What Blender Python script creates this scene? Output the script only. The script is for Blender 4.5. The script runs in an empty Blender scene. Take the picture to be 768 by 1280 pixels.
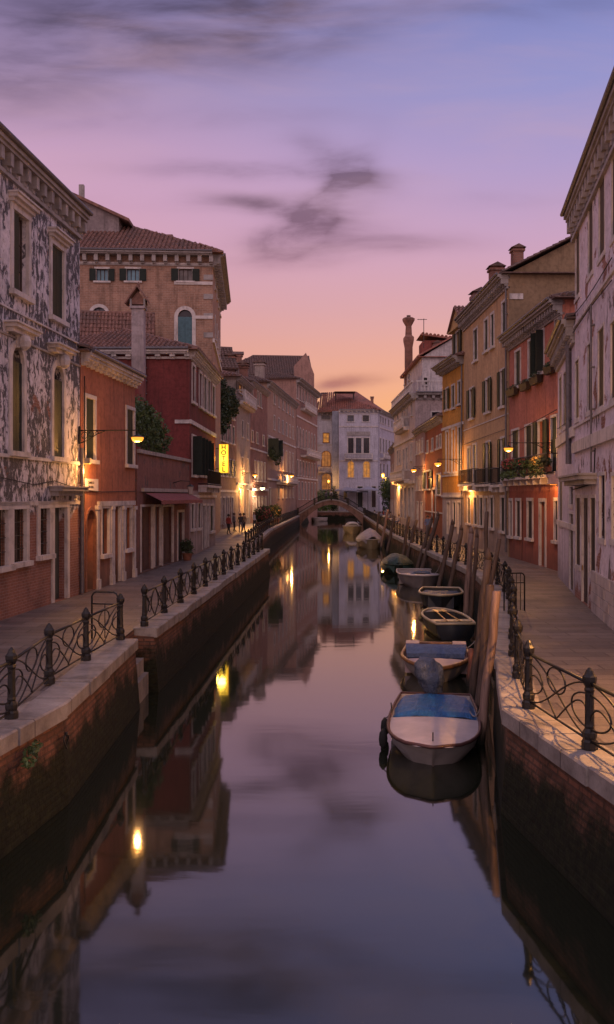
import bpy, bmesh, math, random
from mathutils import Vector, Matrix, noise
random.seed(7)
C = bpy.context.scene
F, HY, CZ, ZP = 1150.0, 620.0, 4.95, 1.6      # focal (photo px), horizon row, eye height over water, pavement height
R = math.radians

# ------------------------------------------------------------------ camera, world, sun, exposure
cd = bpy.data.cameras.new('camera'); cam = bpy.data.objects.new('camera', cd); C.collection.objects.link(cam)
cam.location = (0, 0, CZ); cam.rotation_euler = (R(90), 0, 0)
cd.sensor_fit = 'VERTICAL'; cd.sensor_height = 36; cd.lens = 36*F/1280; cd.shift_y = -20/1280
cd.clip_start = .1; cd.clip_end = 3000
C.camera = cam
C.view_settings.view_transform = 'Standard'; C.view_settings.look = 'None'
C.view_settings.exposure = 0; C.view_settings.gamma = 1; C.view_settings.use_curve_mapping = False

def srgb(r, g, b):
    f = lambda c: c/255/12.92 if c/255 <= .04045 else ((c/255+.055)/1.055)**2.4
    return (f(r), f(g), f(b), 1)

class NT:
    def __init__(s, tree): s.t = tree; s.n = tree.nodes; s.l = tree.links
    def new(s, typ, **kw):
        nd = s.n.new(typ)
        for k, v in kw.items():
            if k[0] == 'i' and k[1:].isdigit(): s.put(v, nd.inputs[int(k[1:])])
            elif hasattr(nd, k) and not k.startswith('in_'): setattr(nd, k, v)
            else: s.put(v, nd.inputs[k.replace('in_', '')])
        return nd
    def put(s, v, sock):
        if isinstance(v, bpy.types.NodeSocket): s.l.new(v, sock)
        elif isinstance(v, bpy.types.Node): s.l.new(v.outputs[0], sock)
        else: sock.default_value = v
    def math(s, op, a, b=0.0, c=None, clamp=False):
        nd = s.n.new('ShaderNodeMath'); nd.operation = op; nd.use_clamp = clamp
        s.put(a, nd.inputs[0]); s.put(b, nd.inputs[1])
        if c is not None: s.put(c, nd.inputs[2])
        return nd.outputs[0]
    def mix(s, f, a, b, mode='MIX'):
        nd = s.n.new('ShaderNodeMix'); nd.data_type = 'RGBA'; nd.blend_type = mode
        s.put(f, nd.inputs[0]); s.put(a, nd.inputs[6]); s.put(b, nd.inputs[7]); return nd.outputs[2]
    def ramp(s, f, stops):
        nd = s.n.new('ShaderNodeValToRGB'); s.put(f, nd.inputs[0]); e = nd.color_ramp.elements
        while len(e) < len(stops): e.new(.5)
        for q, (p, c) in zip(e, stops):
            q.position = p; q.color = c if len(c) == 4 else (*c, 1)
        return nd.outputs[0]
    def step(s, f, a, b):
        nd = s.n.new('ShaderNodeMapRange'); nd.interpolation_type = 'SMOOTHSTEP'
        s.put(f, nd.inputs[0]); nd.inputs[1].default_value = a; nd.inputs[2].default_value = b; return nd.outputs[0]
    def noise(s, vec, scale, detail=4, rough=.55, dist=0):
        nd = s.n.new('ShaderNodeTexNoise'); s.put(vec, nd.inputs['Vector'])
        nd.inputs['Scale'].default_value = scale; nd.inputs['Detail'].default_value = detail
        nd.inputs['Roughness'].default_value = rough; nd.inputs['Distortion'].default_value = dist
        return nd.outputs[0]
    def mapping(s, vec, scale=(1, 1, 1), rot=(0, 0, 0), loc=(0, 0, 0)):
        nd = s.n.new('ShaderNodeMapping'); s.put(vec, nd.inputs[0])
        nd.inputs[1].default_value = loc; nd.inputs[2].default_value = rot; nd.inputs[3].default_value = scale
        return nd.outputs[0]

w = bpy.data.worlds.new('World'); C.world = w; w.use_nodes = True
T = NT(w.node_tree); T.n.clear()
tc = T.new('ShaderNodeTexCoord').outputs['Generated']
sx = T.new('ShaderNodeSeparateXYZ', i0=tc)
X_, Y_, Z_ = sx.outputs
rampL = T.ramp(Z_, [(0, srgb(230, 140, 88)), (.10, srgb(234, 162, 122)), (.14, srgb(228, 162, 142)), (.20, srgb(218, 160, 164)),
                   (.26, srgb(214, 162, 186)), (.33, srgb(204, 160, 194)), (.40, srgb(168, 142, 182)), (.47, srgb(128, 116, 164)), (.7, srgb(118, 108, 134)), (.9, srgb(116, 108, 128))])
rampR = T.ramp(Z_, [(0, srgb(244, 154, 92)), (.09, srgb(244, 174, 116)), (.14, srgb(230, 166, 144)), (.20, srgb(214, 162, 172)),
                   (.26, srgb(200, 160, 194)), (.33, srgb(172, 154, 204)), (.40, srgb(142, 146, 206)), (.47, srgb(120, 132, 198)), (.7, srgb(112, 112, 146)), (.9, srgb(116, 110, 130))])
side = T.step(X_, -.30, .30)
sky = T.mix(side, rampL, rampR); sky = T.mix(.10, sky, srgb(186, 160, 168))
back = T.ramp(Z_, [(0, srgb(186, 150, 150)), (.2, srgb(178, 148, 156)), (.55, srgb(148, 132, 146)), (.9, srgb(126, 118, 142))])
sky = T.mix(T.step(Y_, -.55, .45), back, sky)
# cloud field in sky directions (u right, v up, about the canal's axis)
ya = T.math('MAXIMUM', Y_, .05)
u = T.math('DIVIDE', X_, ya); v = T.math('DIVIDE', Z_, ya)
comb = T.new('ShaderNodeCombineXYZ', i0=u, i1=v)
wn = T.new('ShaderNodeTexNoise', in_Vector=T.mapping(comb.outputs[0], (5, 12, 1)), in_Scale=1.0, in_Detail=5.0)
wsep = T.new('ShaderNodeSeparateColor', i0=wn.outputs['Color'])
uu = T.math('ADD', u, T.math('MULTIPLY', T.math('SUBTRACT', wsep.outputs[0], .5), .09))
vv = T.math('ADD', v, T.math('MULTIPLY', T.math('SUBTRACT', wsep.outputs[1], .5), .030))
def blob(px, py, a, b, rot, amp):
    cu, cv = (px-384)/F, (HY-py)/F; ca, sa = math.cos(rot), math.sin(rot)
    du = T.math('SUBTRACT', uu, cu); dv = T.math('SUBTRACT', vv, cv)
    p = T.math('ADD', T.math('MULTIPLY', du, ca/(a/F)), T.math('MULTIPLY', dv, sa/(a/F)))
    q = T.math('ADD', T.math('MULTIPLY', du, -sa/(b/F)), T.math('MULTIPLY', dv, ca/(b/F)))
    r2 = T.math('ADD', T.math('MULTIPLY', p, p), T.math('MULTIPLY', q, q))
    return T.math('MULTIPLY', T.math('POWER', 2.718, T.math('MULTIPLY', r2, -1.0)), amp)
tot = None
for b in [(300, 214, 130, 12, -.04, .7), (428, 212, 50, 24, -.45, 1.1), (418, 245, 60, 17, .95, 1.1), (385, 285, 70, 20, .45, 1.1), (350, 300, 90, 16, .1, .7), (340, 262, 70, 10, -.2, .6),
          (450, 306, 125, 11, .02, .6), (385, 322, 60, 12, 0, .5), (320, 255, 80, 10, 0, .35), (150, 40, 260, 50, 0, 1.0), (-40, 110, 170, 34, 0, .5),
          (300, 6, 150, 40, 0, .7), (430, 478, 42, 8, .12, 1.0), (640, 5, 200, 20, 0, .3), (60, 250, 110, 14, 0, .15), (620, 250, 120, 10, .05, .12),
          (220, 150, 200, 14, .03, .2)]:
    g = blob(*b); tot = g if tot is None else T.math('ADD', tot, g)
fine = T.noise(T.mapping(comb.outputs[0], (3, 14, 1)), 1.6, 5, .5, .3)
wisp = T.noise(T.mapping(comb.outputs[0], (3.5, 13, 1), (0, 0, .5)), 1.8, 6, .55, .4)
cm = T.math('MULTIPLY', T.math('MINIMUM', tot, 1.15), T.math('MULTIPLY', T.math('MULTIPLY_ADD', T.step(fine, .2, .7), .55, .45), T.math('MULTIPLY_ADD', T.step(wisp, .3, .7), .75, .25)), clamp=True)
cloudc = T.ramp(v, [(0, srgb(150, 92, 92)), (.13, srgb(160, 102, 104)), (.27, srgb(120, 88, 112)), (.36, srgb(100, 80, 106)), (.5, srgb(78, 68, 94))])
sky = T.mix(T.math('MULTIPLY', T.math('MULTIPLY', cm, 1.35, clamp=True), .88), sky, cloudc)
veil = T.step(T.noise(T.mapping(comb.outputs[0], (2.2, 11, 1)), 1.3, 5, .55, .5), .42, .8)
sky = T.mix(T.math('MULTIPLY', veil, .30), sky, srgb(206, 164, 176))
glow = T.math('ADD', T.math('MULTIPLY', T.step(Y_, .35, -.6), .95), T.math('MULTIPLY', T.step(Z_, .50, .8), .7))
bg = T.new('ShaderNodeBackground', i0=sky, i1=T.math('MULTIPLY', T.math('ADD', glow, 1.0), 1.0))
nish = T.new('ShaderNodeTexSky'); nish.sky_type = 'NISHITA'; nish.sun_disc = False
nish.sun_elevation = R(1.5); nish.sun_rotation = R(8); nish.dust_density = 2.5
bg2 = T.new('ShaderNodeBackground', i0=nish, i1=.006)
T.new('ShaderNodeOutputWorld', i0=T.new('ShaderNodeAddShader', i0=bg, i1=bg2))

sl = bpy.data.lights.new('sun', 'SUN'); so = bpy.data.objects.new('sun', sl); C.collection.objects.link(so)
sl.energy = .35; sl.angle = R(25); sl.color = (1, .74, .66)
so.rotation_euler = Vector((.22, .80, -.55)).to_track_quat('-Z', 'Y').to_euler()

# ------------------------------------------------------------------ materials
MATS = {}
def mat(name):
    m = bpy.data.materials.new(name); m.use_nodes = True; MATS[name] = m
    t = NT(m.node_tree); return m, t, m.node_tree.nodes['Principled BSDF']
def bump(t, b, h, s, d=.02):
    t.put(t.new('ShaderNodeBump', in_Height=h, in_Strength=s, in_Distance=d).outputs[0], b.inputs['Normal'])
def flat(name, col, rough=.6, metal=0, var=.25, scale=6, spec=.5):
    m, t, b = mat(name); o = t.new('ShaderNodeTexCoord').outputs['Object']
    n = t.noise(o, scale, 5, .6); d = tuple(c*(1-var) for c in col[:3]); l = tuple(min(1, c*(1+var)) for c in col[:3])
    t.put(t.ramp(n, [(.3, d), (.7, l)]), b.inputs['Base Color']); b.inputs['Roughness'].default_value = rough
    b.inputs['Metallic'].default_value = metal; b.inputs['Specular IOR Level'].default_value = spec
    bump(t, b, t.noise(o, scale*8, 3), .15, .01)
    return m
def brick_nodes(t, o, c1, c2, mortar, size=1.0, mixn=.55, ms=.012):
    s = t.new('ShaderNodeSeparateXYZ', i0=o)
    vec = t.new('ShaderNodeCombineXYZ', i0=t.math('ADD', s.outputs[0], s.outputs[1]), i1=s.outputs[2])
    wob = t.noise(o, 3, 3); 
    br = t.new('ShaderNodeTexBrick', in_Vector=vec, in_Scale=1.0, in_Color1=c1, in_Color2=c2, in_Mortar=mortar)
    br.inputs['Mortar Size'].default_value = ms*size; br.inputs['Brick Width'].default_value = .26*size
    br.inputs['Row Height'].default_value = .085*size; br.inputs['Mortar Smooth'].default_value = .3
    col = t.mix(mixn, br.outputs[0], t.ramp(t.noise(o, 1.1, 7, .7), [(.3, tuple(c*.45 for c in c2[:3])), (.5, c1), (.72, tuple(min(1, c*1.5) for c in c1[:3]))]))
    return col, br.outputs[1]
def plaster(name, col, low=None, lowh=4.0, peel=0, peelcol=(.08, .065, .065), peelscale=.8, brick=None, grime=.5, worn=.35, streak=1.0):
    m, t, b = mat(name); o = t.new('ShaderNodeTexCoord').outputs['Object']
    z = t.new('ShaderNodeSeparateXYZ', i0=o).outputs[2]
    n1 = t.noise(o, .55, 8, .68, .3); n2 = t.noise(o, 5, 6, .65); st = t.noise(t.mapping(o, (2.6, 2.6, .22)), 1.4, 6, .62)
    c = col[:3]; lo = tuple(q*(1-worn) for q in c); hi = tuple(min(1, q*(1+worn*.7)) for q in c)
    k = t.ramp(n1, [(.32, lo), (.5, c), (.68, hi)])
    k = t.mix(t.math('MULTIPLY', t.step(n2, .42, .68), .55), k, (*tuple(q*.5 for q in c), 1))
    if low:
        lc = t.ramp(n1, [(.3, tuple(q*.6 for q in low)), (.55, low), (.75, tuple(min(1, q*1.25) for q in low))])
        k = t.mix(t.step(t.math('ADD', z, t.math('MULTIPLY', t.math('SUBTRACT', n2, .5), .35)), lowh+.06, lowh-.06), k, lc)
    k = t.mix(t.math('MULTIPLY', t.step(st, .48, .74), .72*streak), k, (*tuple(q*.3+.01 for q in c), 1))
    g = t.math('MULTIPLY', t.step(t.math('ADD', z, t.math('MULTIPLY', n1, 1.6)), 2.6, .9), grime)
    k = t.mix(g, k, (.07, .055, .05, 1))
    hgt = n2
    if peel:
        pn = t.noise(t.mapping(o, (peelscale, peelscale, peelscale*.55)), 1.5, 13, .74, .6)
        pn = t.math('ADD', pn, t.math('MULTIPLY', t.math('SUBTRACT', t.noise(o, .45, 3), .5), .45))
        pm = t.step(pn, .5+.12*(1-peel)-.02, .5+.12*(1-peel)+.02)
        pc = t.ramp(t.noise(o, 9, 5, .7), [(.3, tuple(q*.5 for q in peelcol)), (.55, peelcol), (.8, tuple(q*1.9 for q in peelcol))])
        k = t.mix(pm, k, pc); hgt = t.math('SUBTRACT', n2, t.math('MULTIPLY', pm, .7))
    if brick:
        h, amt = brick
        bc, bm = brick_nodes(t, o, (.27, .12, .09, 1), (.17, .075, .06, 1), (.33, .27, .25, 1))
        bn = t.noise(o, .9, 9, .66, .4)
        f = t.math('ADD', t.step(t.math('ADD', z, t.math('MULTIPLY', bn, 2.2)), h+1.45, h+1.1), t.step(bn, .64-amt*.2, .66-amt*.2), clamp=True)
        k = t.mix(f, k, bc); hgt = t.math('SUBTRACT', hgt, t.math('MULTIPLY', f, t.math('ADD', .4, t.math('MULTIPLY', bm, .6))))
    t.put(k, b.inputs['Base Color']); b.inputs['Roughness'].default_value = .88; b.inputs['Specular IOR Level'].default_value = .25
    bump(t, b, hgt, .55, .03)
    return m
def brick(name, c1, c2, mortar, size=1, algae=None, rough=.85):
    m, t, b = mat(name); o = t.new('ShaderNodeTexCoord').outputs['Object']
    k, f = brick_nodes(t, o, c1, c2, mortar, size, .35 if algae is not None else .55, .018 if algae is not None else .012)
    st = t.noise(t.mapping(o, (1.6, 1.6, .25)), 1.2, 7, .65)
    k = t.mix(t.math('MULTIPLY', t.step(st, .46, .7), .6), k, tuple(q*.28 for q in c1[:3])+(1,))
    if algae is not None:
        z = t.new('ShaderNodeSeparateXYZ', i0=o).outputs[2]
        zz = t.math('ADD', z, t.math('MULTIPLY', t.math('SUBTRACT', t.noise(o, 1.3, 10, .72), .5), 1.9))
        k = t.mix(t.step(zz, algae+.28, algae-.2), k, t.ramp(t.noise(o, 7, 6, .7), [(.35, (.006, .006, .004)), (.6, (.018, .02, .009)), (.85, (.04, .045, .018))]))
    t.put(k, b.inputs['Base Color']); b.inputs['Roughness'].default_value = rough; b.inputs['Specular IOR Level'].default_value = .25
    bump(t, b, t.math('SUBTRACT', t.noise(o, 14, 5, .6), f), .6, .02)
    return m
def wood(name, col, rough=.75, axis=(6, 6, .5), wet=None):
    m, t, b = mat(name); o = t.new('ShaderNodeTexCoord').outputs['Object']
    n = t.noise(t.mapping(o, axis), 2.2, 7, .65, .4)
    k = t.ramp(n, [(.3, tuple(q*.35 for q in col)), (.52, col), (.75, tuple(min(1, q*1.55) for q in col))])
    if wet is not None:
        z = t.new('ShaderNodeSeparateXYZ', i0=o).outputs[2]
        k = t.mix(t.step(t.math('ADD', z, t.math('MULTIPLY', n, .5)), wet+.5, wet+.1), k, (.012, .012, .008, 1))
    t.put(k, b.inputs['Base Color']); b.inputs['Roughness'].default_value = rough
    bump(t, b, n, .5, .02); return m
def slats(name, col):
    m, t, b = mat(name); o = t.new('ShaderNodeTexCoord').outputs['Object']
    z = t.new('ShaderNodeSeparateXYZ', i0=o).outputs[2]
    s = t.math('FRACT', t.math('MULTIPLY', z, 14.0)); n = t.noise(o, 4, 5)
    k = t.mix(t.math('MULTIPLY', t.step(n, .4, .7), .5), (*col, 1), (*tuple(q*.5 for q in col), 1))
    t.put(k, b.inputs['Base Color']); b.inputs['Roughness'].default_value = .6
    bump(t, b, s, .9, .03); return m
def emit(name, col, s, var=0, ribs=False):
    m, t, b = mat(name); o = t.new('ShaderNodeTexCoord').outputs['Object']
    b.inputs['Base Color'].default_value = (.1, .08, .05, 1)
    e = t.mix(t.math('MULTIPLY', t.noise(o, 1.6, 3), var), col, tuple(q*.3 for q in col[:3])+(1,))
    t.put(e, b.inputs['Emission Color']); b.inputs['Emission Strength'].default_value = s; return m
def glassm(name, col, rough=.12):
    m, t, b = mat(name); o = t.new('ShaderNodeTexCoord').outputs['Object']
    n = t.noise(o, 1.3, 3)
    t.put(t.ramp(n, [(.35, tuple(q*.5 for q in col)), (.65, col)]), b.inputs['Base Color'])
    b.inputs['Roughness'].default_value = rough; b.inputs['Specular IOR Level'].default_value = .5
    bump(t, b, n, .08, .05); return m
def tilem(name, c1, c2):
    m, t, b = mat(name); o = t.new('ShaderNodeTexCoord').outputs['Object']
    n = t.noise(o, 3.2, 6, .75); n2 = t.noise(o, .5, 5, .6)
    k = t.ramp(n, [(.3, c2), (.5, c1), (.7, tuple(min(1, q*1.7+.02) for q in c1))])
    k = t.mix(t.math('MULTIPLY', t.step(n2, .42, .7), .55), k, (.07, .06, .055, 1))
    t.put(k, b.inputs['Base Color']); b.inputs['Roughness'].default_value = .85; bump(t, b, n, .4, .03); return m
def stonem(name, col, blocks=None, dirt=.5, scale=1.5):
    m, t, b = mat(name); o = t.new('ShaderNodeTexCoord').outputs['Object']
    n = t.noise(o, scale, 9, .7, .3); n2 = t.noise(o, 18, 4, .6)
    k = t.ramp(n, [(.28, tuple(q*.5 for q in col)), (.5, col), (.75, tuple(min(1, q*1.25) for q in col))])
    k = t.mix(t.math('MULTIPLY', t.step(n2, .5, .75), .35), k, tuple(q*.5 for q in col)+(1,))
    k = t.mix(t.math('MULTIPLY', t.step(t.noise(t.mapping(o, (3, 3, .4)), 1.5, 6, .6), .5, .75), dirt), k, (.06, .052, .05, 1))
    t.put(k, b.inputs['Base Color']); b.inputs['Roughness'].default_value = .75; bump(t, b, t.math('ADD', n, n2), .3, .02); return m

white_stone = stonem('istrian_stone', (.52, .47, .45)); grey_stone = stonem('grey_stone', (.30, .27, .26))
coping_m, t, b = mat('coping_stone'); o = t.new('ShaderNodeTexCoord').outputs['Object']
n = t.noise(o, 1.2, 9, .7); n2 = t.noise(o, 22, 5, .65)
k = t.ramp(n, [(.3, (.10, .085, .08)), (.48, (.24, .21, .195)), (.72, (.38, .34, .32))])
k = t.mix(t.math('MULTIPLY', t.step(n2, .5, .72), .4), k, (.14, .12, .12, 1))
yy = t.new('ShaderNodeSeparateXYZ', i0=o).outputs[1]
jf = t.math('ABSOLUTE', t.math('SUBTRACT', t.math('FRACT', t.math('DIVIDE', yy, 1.55)), .5))
k = t.mix(t.step(jf, .012, .004), k, (.03, .025, .025, 1))
t.put(k, b.inputs['Base Color']); b.inputs['Roughness'].default_value = .62; bump(t, b, t.math('ADD', n, t.math('MULTIPLY', n2, .6)), .35, .02)
quay_brick = brick('quay_brick', (.22, .10, .065, 1), (.08, .042, .032, 1), (.05, .04, .035, 1), 1.15, .95)
# paving
pav, t, b = mat('trachyte_paving'); o = t.new('ShaderNodeTexCoord').outputs['Object']
nw = t.noise(o, .5, 3)
br = t.new('ShaderNodeTexBrick', in_Vector=t.mapping(o, (1, 1, 1)), in_Scale=1.0, in_Color1=(.19, .16, .155, 1), in_Color2=(.075, .064, .066, 1), in_Mortar=(.018, .014, .014, 1))
br.inputs['Mortar Size'].default_value = .02; br.inputs['Brick Width'].default_value = 1.15; br.inputs['Row Height'].default_value = .48
k = t.mix(.42, br.outputs[0], t.ramp(t.noise(o, .6, 9, .75), [(.3, (.05, .04, .04)), (.55, (.13, .105, .10)), (.8, (.24, .20, .19))]))
k = t.mix(t.math('MULTIPLY', t.step(t.noise(o, 26, 4), .5, .7), .3), k, (.05, .04, .04, 1))
t.put(k, b.inputs['Base Color']); t.put(t.ramp(t.noise(o, .7, 5), [(.3, (.38,)*3), (.7, (.62,)*3)]), b.inputs['Roughness'])
bump(t, b, t.math('SUBTRACT', t.noise(o, 10, 6, .65), br.outputs[1]), .55, .02)
# water: still canal after a long exposure
wat, t, b = mat('canal_water'); o = t.new('ShaderNodeTexCoord').outputs['Object']
t.put((.012, .015, .009, 1), b.inputs['Base Color']); b.inputs['IOR'].default_value = 2.0
b.inputs['Roughness'].default_value = .045; b.inputs['Specular IOR Level'].default_value = .5
bump(t, b, t.math('ADD', t.noise(t.mapping(o, (.35, 1.0, 1)), 1.3, 3, .5, .4), t.math('MULTIPLY', t.noise(t.mapping(o, (.12, .2, 1)), .6, 2), 1.6)), .05, .03)

iron = flat('painted_iron', (.022, .02, .019), .45, .4, .4, 20); brass = flat('aged_brass', (.25, .16, .07), .4, .8)
pale_metal = flat('pale_metal', (.22, .21, .22), .45, .5); pipe_m = flat('grey_pipe', (.12, .11, .12), .5, .3)
pane_cool = glassm('window_glass_cool', (.07, .08, .11)); pane_curt = glassm('curtained_glass', (.17, .145, .135), .2)
shut_g = slats('green_shutter', (.016, .028, .024)); shut_b = slats('brown_shutter', (.05, .033, .028)); shut_blue = slats('blue_shutter', (.10, .21, .26)); shut_w = slats('pale_shutter', (.30, .26, .27))
roller = slats('roller_shutter', (.13, .07, .06)); roller_g = slats('grey_roller', (.17, .15, .16))
door_m = wood('door_wood', (.055, .032, .026)); door_g = wood('door_grey_green', (.045, .05, .045)); rust_door = wood('door_tan', (.13, .09, .065))
pane_m = glassm('window_glass', (.022, .022, .030)); pane_blue = glassm('blue_blind', (.13, .28, .36), .3)
lit_m = emit('lit_room', (1, .36, .05, 1), 1.0, 1.7); lit_dim = emit('lit_room_dim', (1, .34, .08, 1), .55, 1.5)
lamp_m = emit('lamp_glow', (1, .31, .03, 1), 1.9); star_m = emit('lamp_glow_white', (1, .66, .34, 1), 5)
sign_m = emit('sign_glow', (1, .60, .03, 1), 2.2, .35); sign_edge = emit('sign_edge_glow', (1, .42, .01, 1), 1.4, .2)
tile_r = tilem('roof_tiles', (.19, .095, .07), (.085, .045, .038)); tile_d = tilem('roof_tiles_dark', (.12, .07, .055), (.06, .038, .034))
tile_f = tilem('roof_tiles_red', (.27, .10, .065), (.13, .055, .04))
awning_m = flat('red_canvas', (.20, .05, .045), .8); leaf_m = flat('leaves', (.05, .085, .025), .6, 0, .7, 2.5); leaf_d = flat('leaves_dark', (.028, .05, .018), .6, 0, .7, 3)
leaf_l = flat('leaves_bright', (.08, .14, .03), .6, 0, .6, 2); flower_m = flat('flowers', (.35, .06, .06), .6, 0, .5, 9); flower_y = flat('flowers_yellow', (.45, .28, .08), .6, 0, .5, 9)
clay = flat('terracotta', (.22, .09, .055), .8); blackm = flat('soot_black', (.012, .011, .011), .9)
p_white = flat('letter_black', (.02, .016, .016), .6); plaque_m = flat('plaque_white', (.62, .56, .55), .6, 0, .08)

# ------------------------------------------------------------------ mesh helpers
class MB:
    def __init__(s): s.v = []; s.f = []; s.m = []
    def poly(s, pts, mi=0):
        n = len(s.v); s.v += [tuple(p) for p in pts]; s.f.append(tuple(range(n, n+len(pts)))); s.m.append(mi)
    def box(s, x0, x1, y0, y1, z0, z1, mi=0):
        if x0 > x1: x0, x1 = x1, x0
        if y0 > y1: y0, y1 = y1, y0
        if z0 > z1: z0, z1 = z1, z0
        n = len(s.v)
        s.v += [(x0, y0, z0), (x1, y0, z0), (x1, y1, z0), (x0, y1, z0), (x0, y0, z1), (x1, y0, z1), (x1, y1, z1), (x0, y1, z1)]
        for q in [(0, 3, 2, 1), (4, 5, 6, 7), (0, 1, 5, 4), (1, 2, 6, 5), (2, 3, 7, 6), (3, 0, 4, 7)]:
            s.f.append(tuple(n+i for i in q)); s.m.append(mi)
    def tube(s, pts, r, seg=6, mi=0, r1=None, closed=False):
        pts = [Vector(p) for p in pts]; k = len(pts); base = len(s.v); prev = None
        for i, p in enumerate(pts):
            a = pts[i-1] if (i or closed) else p; c = pts[(i+1) % k] if (i < k-1 or closed) else p
            d = (c-a).normalized()
            up = Vector((0, 0, 1)) if abs(d.z) < .9 else Vector((1, 0, 0))
            if prev is None: sx_ = d.cross(up).normalized()
            else: sx_ = (prev - d*prev.dot(d)).normalized()
            prev = sx_; sy_ = d.cross(sx_)
            rr = r if r1 is None else r+(r1-r)*i/(k-1)
            for j in range(seg):
                an = 2*math.pi*j/seg; s.v.append(tuple(p+sx_*math.cos(an)*rr+sy_*math.sin(an)*rr))
        for i in range(k if closed else k-1):
            for j in range(seg):
                a = base+i*seg; c = base+((i+1) % k)*seg
                s.f.append((a+j, a+(j+1) % seg, c+(j+1) % seg, c+j)); s.m.append(mi)
        if not closed:
            s.f.append(tuple(base+j for j in range(seg))[::-1]); s.m.append(mi)
            s.f.append(tuple(base+(k-1)*seg+j for j in range(seg))); s.m.append(mi)
    def lathe(s, prof, cx=0, cy=0, cz=0, seg=10, mi=0):
        base = len(s.v)
        for r, z in prof:
            for j in range(seg):
                an = 2*math.pi*(j+.5)/seg; s.v.append((cx+r*math.cos(an), cy+r*math.sin(an), cz+z))
        for i in range(len(prof)-1):
            for j in range(seg):
                a = base+i*seg; c = a+seg; s.f.append((a+j, a+(j+1) % seg, c+(j+1) % seg, c+j)); s.m.append(mi)
        s.f.append(tuple(base+j for j in range(seg))[::-1]); s.m.append(mi)
        s.f.append(tuple(base+(len(prof)-1)*seg+j for j in range(seg))); s.m.append(mi)
    def mesh(s, name, mats, smooth=False):
        me = bpy.data.meshes.new(name); me.from_pydata(s.v, [], s.f)
        for m_ in (mats if isinstance(mats, (list, tuple)) else [mats]): me.materials.append(m_)
        me.polygons.foreach_set('material_index', s.m)
        if smooth: me.polygons.foreach_set('use_smooth', [True]*len(me.polygons))
        me.update(); return me
    def build(s, name, mats, parent=None, smooth=False, loc=None, rz=0):
        if not s.v: return None
        return place(name, s.mesh(name, mats, smooth), parent, loc, rz)
def place(name, me, parent=None, loc=None, rz=0, sc=None):
    o = bpy.data.objects.new(name, me); C.collection.objects.link(o)
    if parent: o.parent = parent
    if loc is not None: o.location = loc
    o.rotation_euler = (0, 0, rz)
    if sc: o.scale = sc
    return o
def tag(o, label, cat, group=None):
    o['label'] = label; o['category'] = cat
    if group: o['group'] = group
    return o
def thing(name, label, cat, loc=(0, 0, 0), rz=0, group=None):
    o = bpy.data.objects.new(name, None); C.collection.objects.link(o); o.location = loc; o.rotation_euler = (0, 0, rz)
    o.empty_display_size = .3; return tag(o, label, cat, group)
def struct(o, kind='structure'): o['kind'] = kind; return o
def recalc(o):
    bm = bmesh.new(); bm.from_mesh(o.data); bmesh.ops.remove_doubles(bm, verts=bm.verts, dist=1e-4); bmesh.ops.recalc_face_normals(bm, faces=bm.faces); bm.to_mesh(o.data); bm.free()
def pt(px, Y): return Vector(((px-384)/F*Y, Y))
def zat(py, Y): return CZ-(py-HY)*Y/F
def foliage(mb, blobs, n, s, mi=0, rnd=random):
    tw = sum(b[3]*b[4]*b[5] for b in blobs)
    for (cx, cy, cz, rx, ry, rz) in blobs:
        for _ in range(int(n*rx*ry*rz/tw)):
            while True:
                p = Vector((rnd.uniform(-1, 1), rnd.uniform(-1, 1), rnd.uniform(-1, 1)))
                if p.length < 1: break
            p *= (.65+.35*rnd.random())/max(p.length, .35) if rnd.random() < .6 else 1
            q = Vector((cx+p.x*rx, cy+p.y*ry, cz+p.z*rz))
            q += Vector(noise.noise_vector(q*1.3))*.3*min(rx, ry, rz)
            a = Vector((rnd.gauss(0, 1), rnd.gauss(0, 1), rnd.gauss(0, .7))).normalized(); c = a.orthogonal().normalized()
            c = (Matrix.Rotation(rnd.random()*6.28, 3, a) @ c); L = s*rnd.uniform(.6, 1.4); d = a.cross(c)*L*.45; c = c*L
            mb.poly([q-c*.5, q+d*.6, q+c*.6, q-d*.6], mi)
def tiles(mb, P, U, V, inside, step=.24, row=.38, mi=0):
    P, U, V = Vector(P), Vector(U), Vector(V); lu, lv = U.length, V.length; u_, v_ = U/lu, V/lv; n_ = u_.cross(v_)
    if n_.z < 0: n_ = -n_
    r = step*.42; nc, nr = max(1, int(lu/step)), max(1, int(lv/row))
    for i in range(nc):
        for j in range(nr):
            a, c = (i+.5)/nc, (j+.5)/nr
            if not inside(a, c): continue
            o_ = P+U*a+V*(j/nr)+n_*(.02+random.uniform(-.006, .012)); e_ = P+U*a+V*((j+1.12)/nr)+n_*.0
            k = len(mb.v); sh = random.uniform(-.02, .02)
            for (q, rr) in ((o_, r*1.08), (e_, r*.86)):
                for an in (0, .8, 1.57, 2.34, 3.14):
                    mb.v.append(tuple(q+u_*(math.cos(an)*rr+sh)+n_*(math.sin(an)*rr)))
            for q in range(4): mb.f.append((k+q, k+q+1, k+q+6, k+q+5)); mb.m.append(mi)
            mb.f.append((k, k+1, k+2, k+3, k+4)); mb.m.append(mi)

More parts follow.
